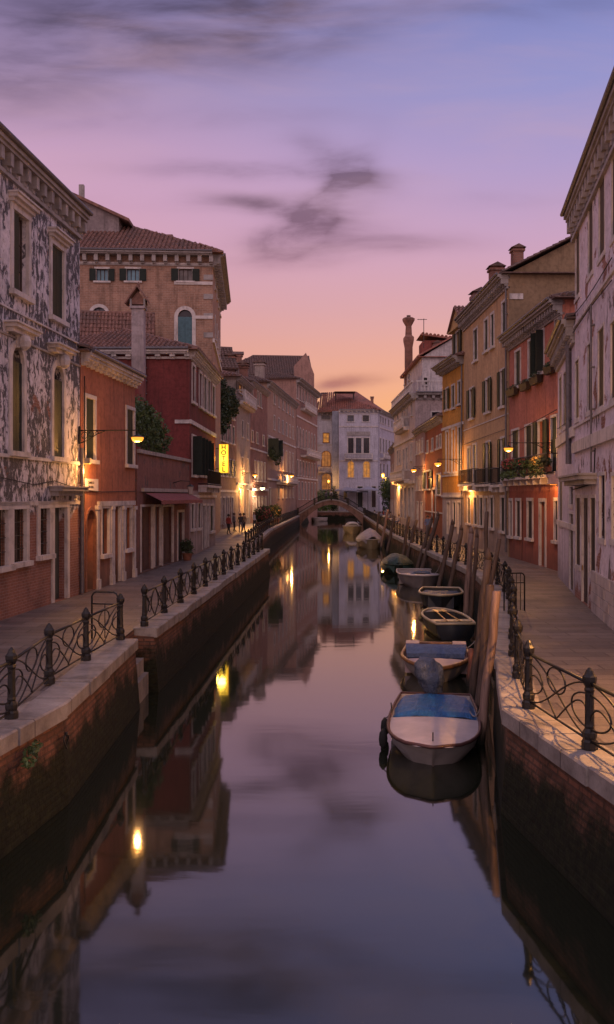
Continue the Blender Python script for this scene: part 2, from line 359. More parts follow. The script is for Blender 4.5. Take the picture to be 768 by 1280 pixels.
# ------------------------------------------------------------------ wall planes and houses
class Plane:
    def __init__(s, root, A, B, ztop, m, z0=ZP, y0=0):
        s.root = root; s.A = Vector(A); s.B = Vector(B); s.L = (s.B-s.A).length; s.d = (s.B-s.A)/s.L
        s.th = math.atan2(s.d.y, s.d.x); s.z0 = z0; s.H = ztop-z0; s.m = m; s.holes = []; s.kw = {}; s.out = Vector((s.d.y, -s.d.x)); s.parts = 0
        s.off = Vector((s.A.x, s.A.y, z0))-root.location
    def u(s, px):
        a = (px-384)/F    # x = a*y
        den = s.d.x-a*s.d.y
        return (a*s.A.y-s.A.x)/den
    def Y(s, px): return s.A.y+s.d.y*s.u(px)
    def z(s, px, py): return zat(py, s.Y(px))-s.z0
    def put(s, mb, name, mats, parent=None, smooth=False):
        if parent is not None: return mb.build(name, mats, parent, smooth)
        return mb.build(name, mats, s.root, smooth, s.off, s.th)
    def world(s, u_, y_, z_):
        p = s.A+s.d*u_-s.out*y_; return Vector((p.x, p.y, s.z0+z_))
    def win(s, px0, px1, yt, yb, **k):
        u0, u1 = sorted((s.u(px0), s.u(px1))); pc = (px0+px1)/2
        return s.opening(u0, u1, s.z(pc, yb), s.z(pc, yt), **k)
    def row(s, pxs, ref, wid, **k):
        pc, yt, yb = ref; z1, z0 = s.z(pc, yt), s.z(pc, yb)
        for p in pxs:
            c = s.u(p); s.opening(c-wid/2, c+wid/2, z0, z1, **k)
    def opening(s, u0, u1, z0, z1, arch=0, pane=None, sh=None, shm=None, fr=.12, proud=.05, sill=True, hood=0, bars=0, fm=None, name='window', mull=(1, 2), deep=.22, leaf=None, handle=False, key=False):
        if s.kw: fr = min(fr, s.kw['fr']); proud = s.kw['proud']; deep = s.kw['deep']
        slim = .03 if s.kw else .10
        z0 = max(z0, .02); z1 = min(z1, s.H-.15); u0 = max(u0, .15); u1 = min(u1, s.L-.15)
        if u1-u0 < .2 or z1-z0 < .3: return
        for h in s.holes:
            if u0 < h[1]-.01 and u1 > h[0]+.01 and z0 < h[3]-.01 and z1 > h[2]+.01: return
        fm = fm or white_stone; s.holes.append((u0, u1, z0, z1, arch, deep)); w_ = u1-u0; e = .01
        ra = w_/2; zs = z1-ra if arch else z1
        f = MB()
        f.box(u0-fr, u0+e, -proud, .06, z0, zs); f.box(u1-e, u1+fr, -proud, .06, z0, zs)
        if arch:
            N = 10; cx = (u0+u1)/2
            for i in range(N):
                a0, a1 = math.pi*i/N, math.pi*(i+1)/N
                pin = [(cx+math.cos(a)*(ra-e), zs+math.sin(a)*(ra-e)) for a in (a0, a1)]; po = [(cx+math.cos(a)*(ra+fr), zs+math.sin(a)*(ra+fr)) for a in (a0, a1)]
                A0 = [(p[0], -proud, p[1]) for p in (pin[0], po[0], po[1], pin[1])]; B0 = [(p[0], .06, p[1]) for p in (pin[0], po[0], po[1], pin[1])]
                f.poly(A0); f.poly([A0[1], B0[1], B0[2], A0[2]]); f.poly([A0[0], A0[3], B0[3], B0[0]])
            if key: f.box(cx-.12, cx+.12, -proud-.08, .02, z1-.05, z1+fr+.15)
        else: f.box(u0-fr, u1+fr, -proud-.01, .061, z1-e, z1+fr)
        if sill: f.box(u0-fr-.06, u1+fr+.06, -proud-slim, .07, z0-.13, z0+.012)
        if hood:
            f.box(u0-fr-.12, u1+fr+.12, -.26, .02, z1+fr+.10, z1+fr+.2); f.box(u0-fr-.05, u1+fr+.05, -.15, .02, z1+fr+.001, z1+fr+.10)
            f.box(u0-fr-.16, u1+fr+.16, -.32, .02, z1+fr+.201, z1+fr+.25)
        o = s.put(f, name, fm)
        g = MB()
        if leaf:
            n_ = 2 if w_ > 1.25 else 1
            for i in range(n_):
                a = u0+w_*i/n_+.01; c = u0+w_*(i+1)/n_-.01
                g.box(a, c, deep-.06, deep-.01, z0+.01, z1-.005)
                hh = z1-z0
                for (q0, q1) in ((.06, .46), (.52, .94)): g.box(a+.1, c-.1, deep-.075, deep-.055, z0+hh*q0, z0+hh*q1)
            lf = s.put(g, 'leaf', leaf, o)
            if handle:
                h_ = MB(); h_.tube([(u0+.12, deep-.13, z0+1.0), (u0+.12, deep-.13, z0+1.15)], .02); s.put(h_, 'handle', brass, o)
        else:
            g.box(u0+.002, u1-.002, deep-.01, deep, z0+.002, z1-.002); s.put(g, 'pane', pane or random.choice((pane_m, pane_m, pane_cool, pane_curt)), o)
            if mull and sh != 'closed':
                q = MB(); nx, nz = mull; t_ = .03
                for a, c in ((u0+.003, u0+.05), (u1-.05, u1-.003)): q.box(a, c, deep-.05, deep-.012, z0+.005, z1-.005)
                q.box(u0+.05, u1-.05, deep-.05, deep-.012, z0+.005, z0+.06)
                if not arch: q.box(u0+.05, u1-.05, deep-.05, deep-.012, z1-.06, z1-.005)
                for i in range(1, nx+1): c = u0+w_*i/(nx+1); q.box(c-t_, c+t_, deep-.045, deep-.013, z0+.06, z1-.06)
                for i in range(1, nz+1): c = z0+(zs-z0)*i/(nz+(0 if arch else 1)) if nz else 0; q.box(u0+.05, u1-.05, deep-.042, deep-.014, c-.02, c+.02)
                s.put(q, 'sash', shut_w if pane is lit_m else door_m, o)
        sm = shm or shut_g
        if sh == 'open':
            for (a, c) in ((u0-w_*.52-.02, u0-.02), (u1+.02, u1+.02+w_*.52)):
                q = MB(); q.box(a, c, -proud-.075, -proud-.03, z0+.02, z1-.01)
                q.box(a, a+.05, -proud-.09, -proud-.07, z0+.02, z1-.01); q.box(c-.05, c, -proud-.09, -proud-.07, z0+.02, z1-.01); s.put(q, 'shutter', sm, o)
        if sh == 'jut':      # leaves standing straight out of the wall
            for a in (u0-.03, u1+.03):
                q = MB(); q.box(a-.022, a+.022, -proud-.03-w_*.34, -proud-.03, z0+.02, z1-.01); s.put(q, 'shutter', sm, o)
        if sh == 'closed':
            for (a, c) in ((u0+.01, (u0+u1)/2-.008), ((u0+u1)/2+.008, u1-.01)):
                q = MB(); q.box(a, c, .03, .065, z0+.015, (zs if arch else z1-.01)); s.put(q, 'shutter', sm, o)
        if sh == 'half':
            q = MB(); q.box(u0+.01, u0+w_*.48, .03, .07, z0+.015, zs if arch else z1-.01); s.put(q, 'shutter', sm, o)
        if bars:
            q = MB(); n_ = max(2, int(w_/.14))
            for i in range(1, n_): c = u0+w_*i/n_; q.tube([(c, .05, z0), (c, .05, z1)], .011, 4)
            n2_ = max(2, int((z1-z0)/.32))
            for i in range(1, n2_): c = z0+(z1-z0)*i/n2_; q.tube([(u0, .04, c), (u1, .04, c)], .011, 4)
            s.put(q, 'grille', iron, o)
        return o
    def band(s, px, py, h=.18, proud=.08, m=None, name='string_course', u0=0, u1=None):
        z = s.z(px, py); f = MB(); f.box(u0-.0, (s.L if u1 is None else u1)+.0, -proud, .02, z-h/2, z+h/2); return s.put(f, name, m or white_stone)
    def cornice(s, h=.55, proud=.5, dent=.55, m=None, gutter=True, e0=0, e1=0, zt=None, dh=.28):
        f = MB(); H = (s.H if zt is None else zt); a, c = -e0, s.L+e1
        f.box(a, c, -proud, .1, H-.16, H); f.box(a, c, -proud*.8, .1, H-.26, H-.161); f.box(a, c, -.10, .1, H-h, H-h+.12)
        if dent:
            n = int((c-a)/dent)
            for i in range(n+1):
                x = a+.1+(c-a-.2)*i/n; f.box(x-dent*.17, x+dent*.17, -proud*.68, .05, H-.26-dh, H-.262); f.box(x-dent*.14, x+dent*.14, -proud*.35, .05, H-.26-dh-.12, H-.262-dh)
        o = s.put(f, 'cornice', m or grey_stone)
        if gutter:
            g = MB(); g.tube([(a, -proud-.05, H+.02), (c, -proud-.05, H+.02)], .07, 8); s.put(g, 'gutter', pipe_m)
        return o
    def pipe(s, px, yt, yb, r=.055, m=None):
        c = s.u(px); z1, z0 = s.z(px, yt), max(.05, s.z(px, yb)); f = MB(); f.tube([(c, -.1, z0), (c, -.1, z1)], r, 8)
        for i in range(4): z = z0+(z1-z0)*(i+.5)/4; f.box(c-.09, c+.09, -.12, .01, z-.02, z+.02)
        return s.put(f, 'drainpipe', m or pipe_m)
    def cable(s, pts, r=.015):
        f = MB(); f.tube([(s.u(p), -.06, s.z(p, q)) for p, q in pts], r, 5); return s.put(f, 'cable', blackm)
    def balcony(s, px0, px1, yf, h=1.0, proj=.7, kind='iron', m=None):
        u0, u1 = sorted((s.u(px0), s.u(px1))); z = s.z((px0+px1)/2, yf)
        f = MB(); f.box(u0, u1, -proj, .02, z-.14, z); n = max(2, int((u1-u0)/1.3))
        for i in range(n+1): x = u0+.1+(u1-u0-.2)*i/n; f.box(x-.08, x+.08, -proj*.8, .02, z-.42, z-.141)
        o = s.put(f, 'balcony', m or white_stone)
        g = MB(); y = -proj+.06
        if kind == 'iron':
            for a in (z+h, z+.08): g.tube([(u0+.03, 0, a), (u0+.03, y, a), (u1-.03, y, a), (u1-.03, 0, a)], .022, 5)
            n = int((u1-u0)/.14)
            for i in range(n+1): x = u0+.03+(u1-u0-.06)*i/n; g.tube([(x, y, z), (x, y, z+h)], .011, 4)
            s.put(g, 'balustrade', iron, o)
        else:
            g.box(u0, u1, y-.1, y+.1, z+h-.13, z+h); g.box(u0, u1, y-.09, y+.09, z+.001, z+.1)
            for x in (u0+.12, u1-.12): g.box(x-.12, x+.12, y-.12, y+.12, z, z+h+.04)
            for x in (u0+.1, u1-.1): g.box(x-.1, x+.1, y+.1, 0, z+h-.13, z+h-.001)
            n = max(3, int((u1-u0)/.28))
            for i in range(1, n): x = u0+.1+(u1-u0-.2)*i/n; g.lathe([(.045, .1), (.045, .16), (.085, .32), (.04, .6), (.055, h-.13)], x, y, z, 6)
            s.put(g, 'balustrade', m or white_stone, o)
        return o
    def wall(s, name='wall'):
        us = sorted({0, s.L, *[h[0] for h in s.holes], *[h[1] for h in s.holes]}); zs = sorted({0, s.H, *[h[2] for h in s.holes], *[h[3] for h in s.holes]})
        f = MB()
        for i in range(len(us)-1):
            for j in range(len(zs)-1):
                a, c = (us[i]+us[i+1])/2, (zs[j]+zs[j+1])/2
                if us[i+1]-us[i] < 1e-5 or zs[j+1]-zs[j] < 1e-5: continue
                if any(h[0] < a < h[1] and h[2] < c < h[3] for h in s.holes): continue
                f.poly([(us[i], 0, zs[j]), (us[i+1], 0, zs[j]), (us[i+1], 0, zs[j+1]), (us[i], 0, zs[j+1])])
        for (u0, u1, z0, z1, arch, d) in s.holes:
            f.poly([(u0, 0, z0), (u0, d, z0), (u0, d, z1), (u0, 0, z1)]); f.poly([(u1, 0, z0), (u1, 0, z1), (u1, d, z1), (u1, d, z0)])
            f.poly([(u0, 0, z0), (u1, 0, z0), (u1, d, z0), (u0, d, z0)]); f.poly([(u0, 0, z1), (u0, d, z1), (u1, d, z1), (u1, 0, z1)])
            if arch:
                ra = (u1-u0)/2; cx = (u0+u1)/2; zc = z1-ra; N = 10
                for i in range(N):
                    a0, a1 = math.pi*i/N, math.pi*(i+1)/N; p0 = (cx+ra*math.cos(a0), zc+ra*math.sin(a0)); p1 = (cx+ra*math.cos(a1), zc+ra*math.sin(a1))
                    k_ = u1 if i < N/2 else u0
                    f.poly([(k_, 0.001, z1), (p0[0], 0.001, p0[1]), (p1[0], 0.001, p1[1])]); f.poly([(p0[0], .001, p0[1]), (p0[0], d, p0[1]), (p1[0], d, p1[1]), (p1[0], .001, p1[1])])
        return s.put(f, name, s.m)

class House:
    def __init__(s, name, label, A, B, ztop, depth, m, rise=2.0, hip=(1, 1), ov=.45, roofm=None, cat='house', z0=ZP, tstep=.26, group=None, sidem=None, flatroof=False):
        A, B = Vector(A), Vector(B); s.root = thing(name, label, cat, (A.x, A.y, z0), 0, group)
        d = (B-A).normalized(); inn = Vector((-d.y, d.x)); s.c = [A, B, B+inn*depth, A+inn*depth]; s.ztop = ztop; sm = sidem or m
        s.front = Plane(s.root, A, B, ztop, m, z0); s.sa = Plane(s.root, s.c[3], A, ztop, sm, z0); s.sb = Plane(s.root, B, s.c[2], ztop, sm, z0); s.bk = Plane(s.root, s.c[2], s.c[3], ztop, sm, z0)
        s.args = (rise, hip, ov, roofm or tile_r, tstep, sm, flatroof)
    def done(s):
        rise, hip, ov, rm, st, sm, fl = s.args
        for p, n in ((s.front, 'wall'), (s.sa, 'side_wall'), (s.sb, 'side_wall'), (s.bk, 'rear_wall')): p.wall(n)
        A, B, Cc, D = s.c; base = s.root.location; W = lambda p, z: Vector((p.x-base.x, p.y-base.y, z-base.z))
        if fl:
            f = MB(); f.poly([W(p, s.ztop-.05) for p in s.c]); f.build('roof', rm, s.root); return s
        d = (B-A).normalized(); inn = (D-A).normalized(); dep = (D-A).length
        e = [A-d*ov-inn*ov, B+d*ov-inn*ov, Cc+d*ov+inn*ov, D-d*ov+inn*ov]; L = (e[1]-e[0]).length; W2 = dep+2*ov
        ia = min(W2/2, L*.45) if hip[0] else 0; ib = min(W2/2, L*.45) if hip[1] else 0; zt = s.ztop
        ra = e[0]+d*ia+inn*W2/2; rb = e[1]-d*ib+inn*W2/2
        E = [W(p, zt+.02) for p in e]; RA, RB = W(ra, zt+rise), W(rb, zt+rise)
        f = MB(); f.poly([E[0], E[1], RB, RA]); f.poly([E[2], E[3], RA, RB]); f.poly([E[1], E[2], RB]) if hip[1] else None; f.poly([E[3], E[0], RA]) if hip[0] else None
        f.poly([v-Vector((0, 0, .06)) for v in (E[3], E[2], E[1], E[0])])
        for i in range(4): p, q = E[i], E[(i+1) % 4]; z_ = Vector((0, 0, .06)); f.poly([p-z_, q-z_, q, p])
        up = Vector((inn.x, inn.y, 0))*W2/2+Vector((0, 0, rise-.02))
        tiles(f, E[0], E[1]-E[0], up, lambda a, b: a*L > b*ia and (1-a)*L > b*ib, st, st*1.5)
        if hip[0]: tiles(f, E[3], E[0]-E[3], Vector((d.x, d.y, 0))*ia+Vector((0, 0, rise-.02)), lambda a, b: a > b*.5 and 1-a > b*.5, st, st*1.5)
        if hip[1]: tiles(f, E[1], E[2]-E[1], Vector((-d.x, -d.y, 0))*ib+Vector((0, 0, rise-.02)), lambda a, b: a > b*.5 and 1-a > b*.5, st, st*1.5)
        f.tube([RA, RB], st*.5, 8)
        f.build('roof', rm, s.root)
        for k_, (p, q) in enumerate(((D, A), (B, Cc))):
            if not hip[k_]:
                g = MB(); zr = zt+rise*dep/(W2)*1.0; mid = (p+q)/2; g.poly([W(p, zt), W(q, zt), W(mid, zt+rise-.08)]); g.build('gable', sm, s.root)
        return s
    def chimney(s, u_, y_, zb, zt, w_=.8, d_=.8, style='box', m=None):
        p = s.c[0]+(s.c[1]-s.c[0]).normalized()*u_+(s.c[3]-s.c[0]).normalized()*y_; return chimney(s.root, p, zb, zt, w_, d_, style, m, s.front.th)
def chimney(root, p, zb, zt, w_=.8, d_=.8, style='box', m=None, rz=0):
    base = root.location; f = MB(); h = zt-zb; m = m or MATS['chimney_plaster']
    if style == 'flared':      # tall shaft with two bell-shaped collars
        f.box(-w_/2, w_/2, -d_/2, d_/2, 0, h*.55)
        f.lathe([(w_*.62, 0), (w_*.62, .12), (w_*.95, h*.16), (w_*.95, h*.2), (w_*.5, h*.24)], 0, 0, h*.5, 4)
        f.lathe([(w_*.5, 0), (w_*.42, h*.16), (w_*.85, h*.24), (w_*.9, h*.27), (w_*.6, h*.29)], 0, 0, h*.71, 8)
    else:
        f.box(-w_/2, w_/2, -d_/2, d_/2, 0, h*.86); f.box(-w_*.62, w_*.62, -d_*.62, d_*.62, h*.86+.001, h*.92)
        f.box(-w_*.5, w_*.5, -d_*.5, d_*.5, h*.92+.001, h*.965)
    o = f.build('chimney', m, root, False, Vector((p.x, p.y, zb))-base, rz)
    g = MB()
    if style == 'flared': g.lathe([(w_*.3, 0), (w_*.3, .25)], 0, 0, h, 6)
    else:
        a, c, zt_ = w_*.72, d_*.72, h*.966
        g.poly([(-a, -c, zt_), (a, -c, zt_), (a, 0, zt_+w_*.35), (-a, 0, zt_+w_*.35)]); g.poly([(a, c, zt_), (-a, c, zt_), (-a, 0, zt_+w_*.35), (a, 0, zt_+w_*.35)])
        g.poly([(-a, -c, zt_), (-a, 0, zt_+w_*.35), (-a, c, zt_)]); g.poly([(a, c, zt_), (a, 0, zt_+w_*.35), (a, -c, zt_)]); g.poly([(-a, c, zt_), (a, c, zt_), (a, -c, zt_), (-a, -c, zt_)])
    g.build('chimney_cap', tile_d, o)
    return o
MATS['chimney_plaster'] = plaster('chimney_plaster', (.23, .13, .11), grime=.1)
m_chb = brick('chimney_brick', (.27, .13, .095, 1), (.17, .08, .06, 1), (.22, .17, .15, 1), 1.5)

# ------------------------------------------------------------------ ground, water, quays
KR = [(2, 4.7), (14.4, 3.1), (19, 3.91), (24.2, 5.0), (31, 6.4), (39.7, 7.3), (48, 7.3), (62.5, 7.3), (82, 7.4), (148, 9.4), (162, 9.8), (189, 10.3)]   # (Y, X)
KL1 = [(2, -5.4), (11.5, -4.4), (14.8, -3.9), (21.5, -3.97)]
KL2 = [(23.2, -3.81), (58, -2.4)]
KL3 = [(59.2, -3.6), (92, -3.6), (161, -1.2), (189, 1.9)]
def kx(K, y):
    for (a, b) in zip(K, K[1:]):
        if a[0] <= y <= b[0]: return a[1]+(b[1]-a[1])*(y-a[0])/(b[0]-a[0])
    return K[-1][1] if y > K[-1][0] else K[0][1]
f = MB(); f.poly([(-120, -20, 0), (120, -20, 0), (120, 420, 0), (-120, 420, 0)]); struct(f.build('water', wat))
f = MB()
for (a, b) in zip([(2-12, -6.6)]+KL1, KL1): f.poly([(-120, a[0], ZP), (a[1]-.3, a[0], ZP), (b[1]-.3, b[0], ZP), (-120, b[0], ZP)])
f.poly([(-120, 21.5, ZP), (-4.35, 21.5, ZP), (-4.35, 23.2, ZP), (-120, 23.2, ZP)])
for (a, b) in zip(KL2, KL2[1:]): f.poly([(-120, a[0], ZP), (a[1]-.3, a[0], ZP), (b[1]-.3, b[0], ZP), (-120, b[0], ZP)])
f.poly([(-120, 58, ZP), (-3.9, 58, ZP), (-3.9, 59.2, ZP), (-120, 59.2, ZP)])
for (a, b) in zip(KL3, KL3[1:]): f.poly([(-120, a[0], ZP), (a[1]-.3, a[0], ZP), (b[1]-.3, b[0], ZP), (-120, b[0], ZP)])
# stone pavings are one sheet per bank
struct(f.build('pavement_left_bank', pav))
f = MB()
for (a, b) in zip([(-10, 6.2)]+KR, KR): f.poly([(a[1]+.3, a[0], ZP), (120, a[0], ZP), (120, b[0], ZP), (b[1]+.3, b[0], ZP)])
struct(f.build('pavement_right_bank', pav))
f = MB(); f.poly([(-120, 189, ZP), (120, 189, ZP), (900, 2200, ZP), (-900, 2200, ZP)]); struct(f.build('ground', pav))

def quay(label, K, side, endface=(0, 0), dirty=0):      # K: (Y,X) points of the water edge; side=+1 land to the right
    root = thing('quay_wall', label, 'quay wall', (K[0][1], K[0][0], 0)); P = [Vector((x, y)) for y, x in K]; off = []
    for i, p in enumerate(P):
        d = ((P[i+1] if i < len(P)-1 else p)-(P[i-1] if i else p)).normalized(); n = Vector((d.y, -d.x))*side; off.append(n)
    b0 = Vector((K[0][1], K[0][0])); f = MB(); c = MB(); L = 0
    Q = []       # resample for a slightly uneven edge
    for i in range(len(P)-1):
        seg = max(1, int((P[i+1]-P[i]).length/1.5))
        for j in range(seg): a = j/seg; Q.append((P[i].lerp(P[i+1], a), off[i].lerp(off[i+1], a).normalized()))
    Q.append((P[-1], off[-1]))
    V3 = lambda p, z: (p.x-b0.x, p.y-b0.y, z)
    jit = [random.uniform(-.03, .03) for _ in Q]
    for i in range(len(Q)-1):
        (p, n), (q, m_) = Q[i], Q[i+1]
        f.poly([V3(p-n*.12, -.6), V3(q-m_*.12, -.6), V3(q+m_*.05, ZP-.2), V3(p+n*.05, ZP-.2)])
        g = .006; d = (q-p).normalized(); pp, qq = p+d*g, q-d*g; dz = random.uniform(-.014, .012); zt = ZP+.03+dz; j = jit[i]
        a, b_, e, h = pp-n*(.05+j), qq-m_*(.05+j), qq+m_*.58, pp+n*.58; r = .025
        a1, b1 = pp-n*(.05+j-r), qq-m_*(.05+j-r)
        c.poly([V3(a1, zt), V3(b1, zt), V3(e, zt), V3(h, zt)]); c.poly([V3(a, zt-r), V3(b_, zt-r), V3(b1, zt), V3(a1, zt)])
        c.poly([V3(a, ZP-.22), V3(b_, ZP-.22), V3(b_, zt-r), V3(a, zt-r)]); c.poly([V3(a, ZP-.22), V3(b_, ZP-.22), V3(q+m_*.1, ZP-.22), V3(p+n*.1, ZP-.22)])
        c.poly([V3(a, ZP-.22), V3(a, zt-r), V3(a1, zt), V3(h, zt), V3(h, ZP-.22)]); c.poly([V3(b_, ZP-.22), V3(b_, zt-r), V3(b1, zt), V3(e, zt), V3(e, ZP-.22)])
        c.poly([V3(h, ZP-.1), V3(e, ZP-.1), V3(e, zt), V3(h, zt)])
    for k_, idx in ((0, 0), (1, -1)):
        if endface[k_]:
            p, n = Q[idx]; f.poly([V3(p-n*.12, -.6), V3(p+n*3, -.6), V3(p+n*3, ZP-.01), V3(p+n*.05, ZP-.2)])
    f.build('brick_face', quay_brick, root); c.build('coping', coping_m, root)
    return root
quay('brick quay wall with pale coping along the left bank in the foreground, ending at the water steps', KL1, -1, (0, 1))
quay('brick quay wall under the long iron railing on the left bank, beyond the water steps', KL2, -1, (1, 1))
quay('distant left quay wall leading up to the arched bridge', KL3, -1, (1, 0))
quay('brick quay wall of the right bank curving from the foreground past the moored boats', KR, 1)
st_ = MB()
for i in (1, 2): st_.box(-4.34, -4.34+.12*(i+1), 21.6+.001*i, 23.1-.001*i, -.4, 1.25-.36*i)
tag(st_.build('water_steps', coping_m), 'worn stone steps down to the canal in the gap between the two left quay walls', 'steps')
w_ = MB(); w_.box(-5.2, -4.36, 21.52, 23.18, -.5, ZP-.01); tag(w_.build('landing_wall', quay_brick), 'short recessed brick wall behind the water steps', 'wall')
f = MB(); f.box(-60, 60, 189, 189.6, -.5, ZP+.02); q = tag(f.build('quay_wall', quay_brick), 'low quay wall crossing behind the bridge below the white palazzo', 'quay wall')
f = MB(); f.box(-60, 60, 188.9, 189.7, ZP+.021, ZP+.22); f.build('coping', coping_m, q)

# ------------------------------------------------------------------ railings
post_mb = MB(); post_mb.lathe([(.105, 0), (.105, .10), (.085, .13), (.095, .17), (.095, .22), (.062, .27), (.068, .3), (.062, .33), (.056, .74), (.07, .78), (.058, .81), (.085, .87), (.092, .90), (.092, .95), (.06, .99), (.045, 1.03), (.012, 1.07)], seg=8)
post_me = post_mb.mesh('post', iron)
def panel_mesh(kind):
    mb = MB(); L = 2.4; zb, zt, = .11, .86; r = .014
    mb.tube([(0, 0, zt), (L, 0, zt)], .024, 6); mb.tube([(0, 0, zb), (L, 0, zb)], .017, 5)
    S = lambda fn, n=22: mb.tube([fn(i/n) for i in range(n+1)], r, 5)
    h = zt-zb; zm = (zt+zb)/2
    if kind == 0:
        for sgn in (1, -1):
            S(lambda t: (L*t, .012*sgn, zm+sgn*h*.48*math.cos(math.pi*t)))
            S(lambda t: (L*.5-sgn*L*.5*math.cos(math.pi*t*.5), -.01*sgn, zb+.02+h*.66*math.sin(math.pi*t)*(1-.25*t)))
            S(lambda t: (L*.5+sgn*L*(.5-.26*math.sin(math.pi*t)), 0, zm+h*.30*math.cos(math.pi*t)))
        S(lambda t: (L*.5+L*.15*math.cos(2*math.pi*t), .006, zt-.02-h*.24+h*.24*math.sin(2*math.pi*t)))
    else:
        for c in (.25, .75):
            for sgn in (1, -1):
                S(lambda t: (L*(c+sgn*.24*(t-.5)*2), .01*sgn, zb+h*t), 6)
                S(lambda t: (L*(c+sgn*(.25-.17*math.sin(math.pi*t))), 0, zb+h*t), 12)
            S(lambda t: (L*c+L*.085*math.cos(2*math.pi*t), 0, zm+.2*math.sin(2*math.pi*t)), 14)
    return mb.mesh('rail_panel', iron, True)
panel_me = [panel_mesh(0), panel_mesh(1)]
def railing(label, pts, kind=0, group=None, z=ZP+.03):
    root = thing('canal_railing', label, 'railing', (pts[0][0], pts[0][1], z))
    for i, (x, y) in enumerate(pts):
        place('post', post_me, root, (x-pts[0][0], y-pts[0][1], 0), random.random())
        if i: 
            a = Vector(pts[i-1]); c = Vector((x, y)); d = c-a
            place('rail_panel', panel_me[kind], root, (a.x-pts[0][0], a.y-pts[0][1], 0), math.atan2(d.y, d.x), (d.length/2.4, 1, 1))
    return root
def along(K, off, y0, y1, sp):
    n = round((y1-y0)/sp); return [(kx(K, y0+(y1-y0)*i/n)+off, y0+(y1-y0)*i/n) for i in range(n+1)]
railing('wrought iron canal railing with looping scrolls, nearest on the left bank', [(-5.0, 6.2), (-4.72, 8.7), (-4.52, 11.2), (-4.40, 13.7), (-4.57, 16.3), (-4.47, 18.6), (-4.32, 21.3)], 0)
p0, p1 = Vector((-4.15, 23.5)), Vector((-2.79, 56.9))
railing('long iron railing of crossed bars receding along the left bank toward the hotel', [tuple(p0.lerp(p1, i/13)) for i in range(14)], 1)
railing('far left iron railing running up to the arched bridge', along(KL3, -.4, 60, 158, 3.0), 1)
railing('wrought iron railing with looping scrolls curving along the right bank past the boats', [(4.62, 4.8), (4.3, 7.2), (4.0, 9.65), (3.71, 12.08), (3.47, 14.4), (3.85, 16.8), (4.28, 19.1), (4.78, 21.4), (5.3, 23.6), (5.75, 25.9)], 0)
railing('iron railing on the right bank behind the mooring poles', along(KR, .38, 29.5, 104, 2.5), 0)
railing('far right iron railing between the cafe tables and the bridge', along(KR, .38, 106.5, 156, 2.5), 1)
def barrier(label, x0, y0, x1, y1, n):
    root = thing('pipe_barrier', label, 'barrier', (x0, y0, ZP)); d = Vector((x1-x0, y1-y0)); L = d.length
    f = MB(); f.tube([(0, 0, 0), (0, 0, 1.0), (.04, 0, 1.07), (.1, 0, 1.1), (L-.1, 0, 1.1), (L-.04, 0, 1.07), (L, 0, 1.0), (L, 0, 0)], .022, 6)
    f.build('frame', iron, root, True, None, math.atan2(d.y, d.x))
    g = MB(); g.tube([(0, 0, .82), (L, 0, .82)], .014, 5)
    for i in range(1, n): g.tube([(L*i/n, 0, 0.02), (L*i/n, 0, 1.1 if n > 4 else .82)], .012, 5)
    g.build('bars', iron, root, True, None, math.atan2(d.y, d.x))
barrier('upright barred iron barrier beside the right railing where the paving bends', 5.72, 26.7, 6.36, 26.9, 5)
barrier('plain bent pipe barrier at the end of the near left railing', -5.05, 21.6, -4.42, 21.5, 2)

# ------------------------------------------------------------------ houses, left bank
m_L1 = plaster('weathered_white_plaster', (.62, .58, .62), peel=.95, peelcol=(.10, .095, .105), peelscale=3.0, brick=(2.6, .1), grime=.25, worn=.25)
A1, B1 = Vector((-8.77, 18)), pt(100, 31.3)
H = House('weathered_palazzo', 'palazzo with peeling white plaster and barred ground windows at the near left', A1, B1, 14.5, 12, m_L1, 1.3, (1, 1), .22, tile_d, cat='palazzo')
P = H.front
P.win(15.6, 35, 268, 368, sh='half', hood=1, fr=.16); P.win(64, 79, 309, 399, sh='closed', hood=1, fr=.16)
for a, c, yt, yb in ((14, 29, 433, 565), (66, 79, 456, 572)):
    P.win(a, c, yt, yb, arch=1, sh='closed', fr=.18, key=True, shm=shut_g)
    uc = P.u((a+c)/2); zt = P.z((a+c)/2, yt); g = MB()
    g.box(uc-.85, uc+.85, -.34, .02, zt+.42, zt+.52); g.box(uc-.75, uc+.75, -.22, .02, zt+.3, zt+.419); g.box(uc-.95, uc+.95, -.4, .02, zt+.521, zt+.57)
    g.lathe([(.05, -.2), (.16, -.1), (.19, .05), (.14, .2), (.04, .26)], uc, -.22, zt+.08, 8); P.put(g, 'window_hood', white_stone)
P.win(-18, 9, 637, 710, bars=1, fr=.2); P.win(16, 32, 636, 703, bars=1, fr=.2); P.win(49, 61, 635, 694, bars=1, fr=.2)
P.win(67, 83, 634, 754.5, sill=False, leaf=door_g, fr=.22, deep=.3, name='door', handle=True)
for uu_ in (2.2, 5.0):
    P.opening(uu_-.5, uu_+.5, 9.0, 11.6, hood=1, sh='closed', fr=.16); P.opening(uu_-.5, uu_+.5, 4.7, 7.6, arch=1, sh='closed', fr=.18)
g = MB(); a, c = P.u(62), P.u(96); z = P.z(79, 612); g.box(a, c, -.42, .02, z-.05, z+.06); g.box(a+.1, c-.1, -.26, .02, z-.2, z-.051); g.box(a-.05, c+.05, -.48, .02, z+.061, z+.11); P.put(g, 'door_hood', grey_stone)
P.cornice(.85, .36, .62, grey_stone, dh=.36); P.band(50, 574, .10, .06); P.band(50, 436, .06, .04, grey_stone); P.band(30, 395, .05, .05); P.band(50, 629, .12, .06)
P.pipe(99.3, 560, 744, .07); P.cable([(0, 597), (40, 606), (66, 601), (98, 612)])
H.done()

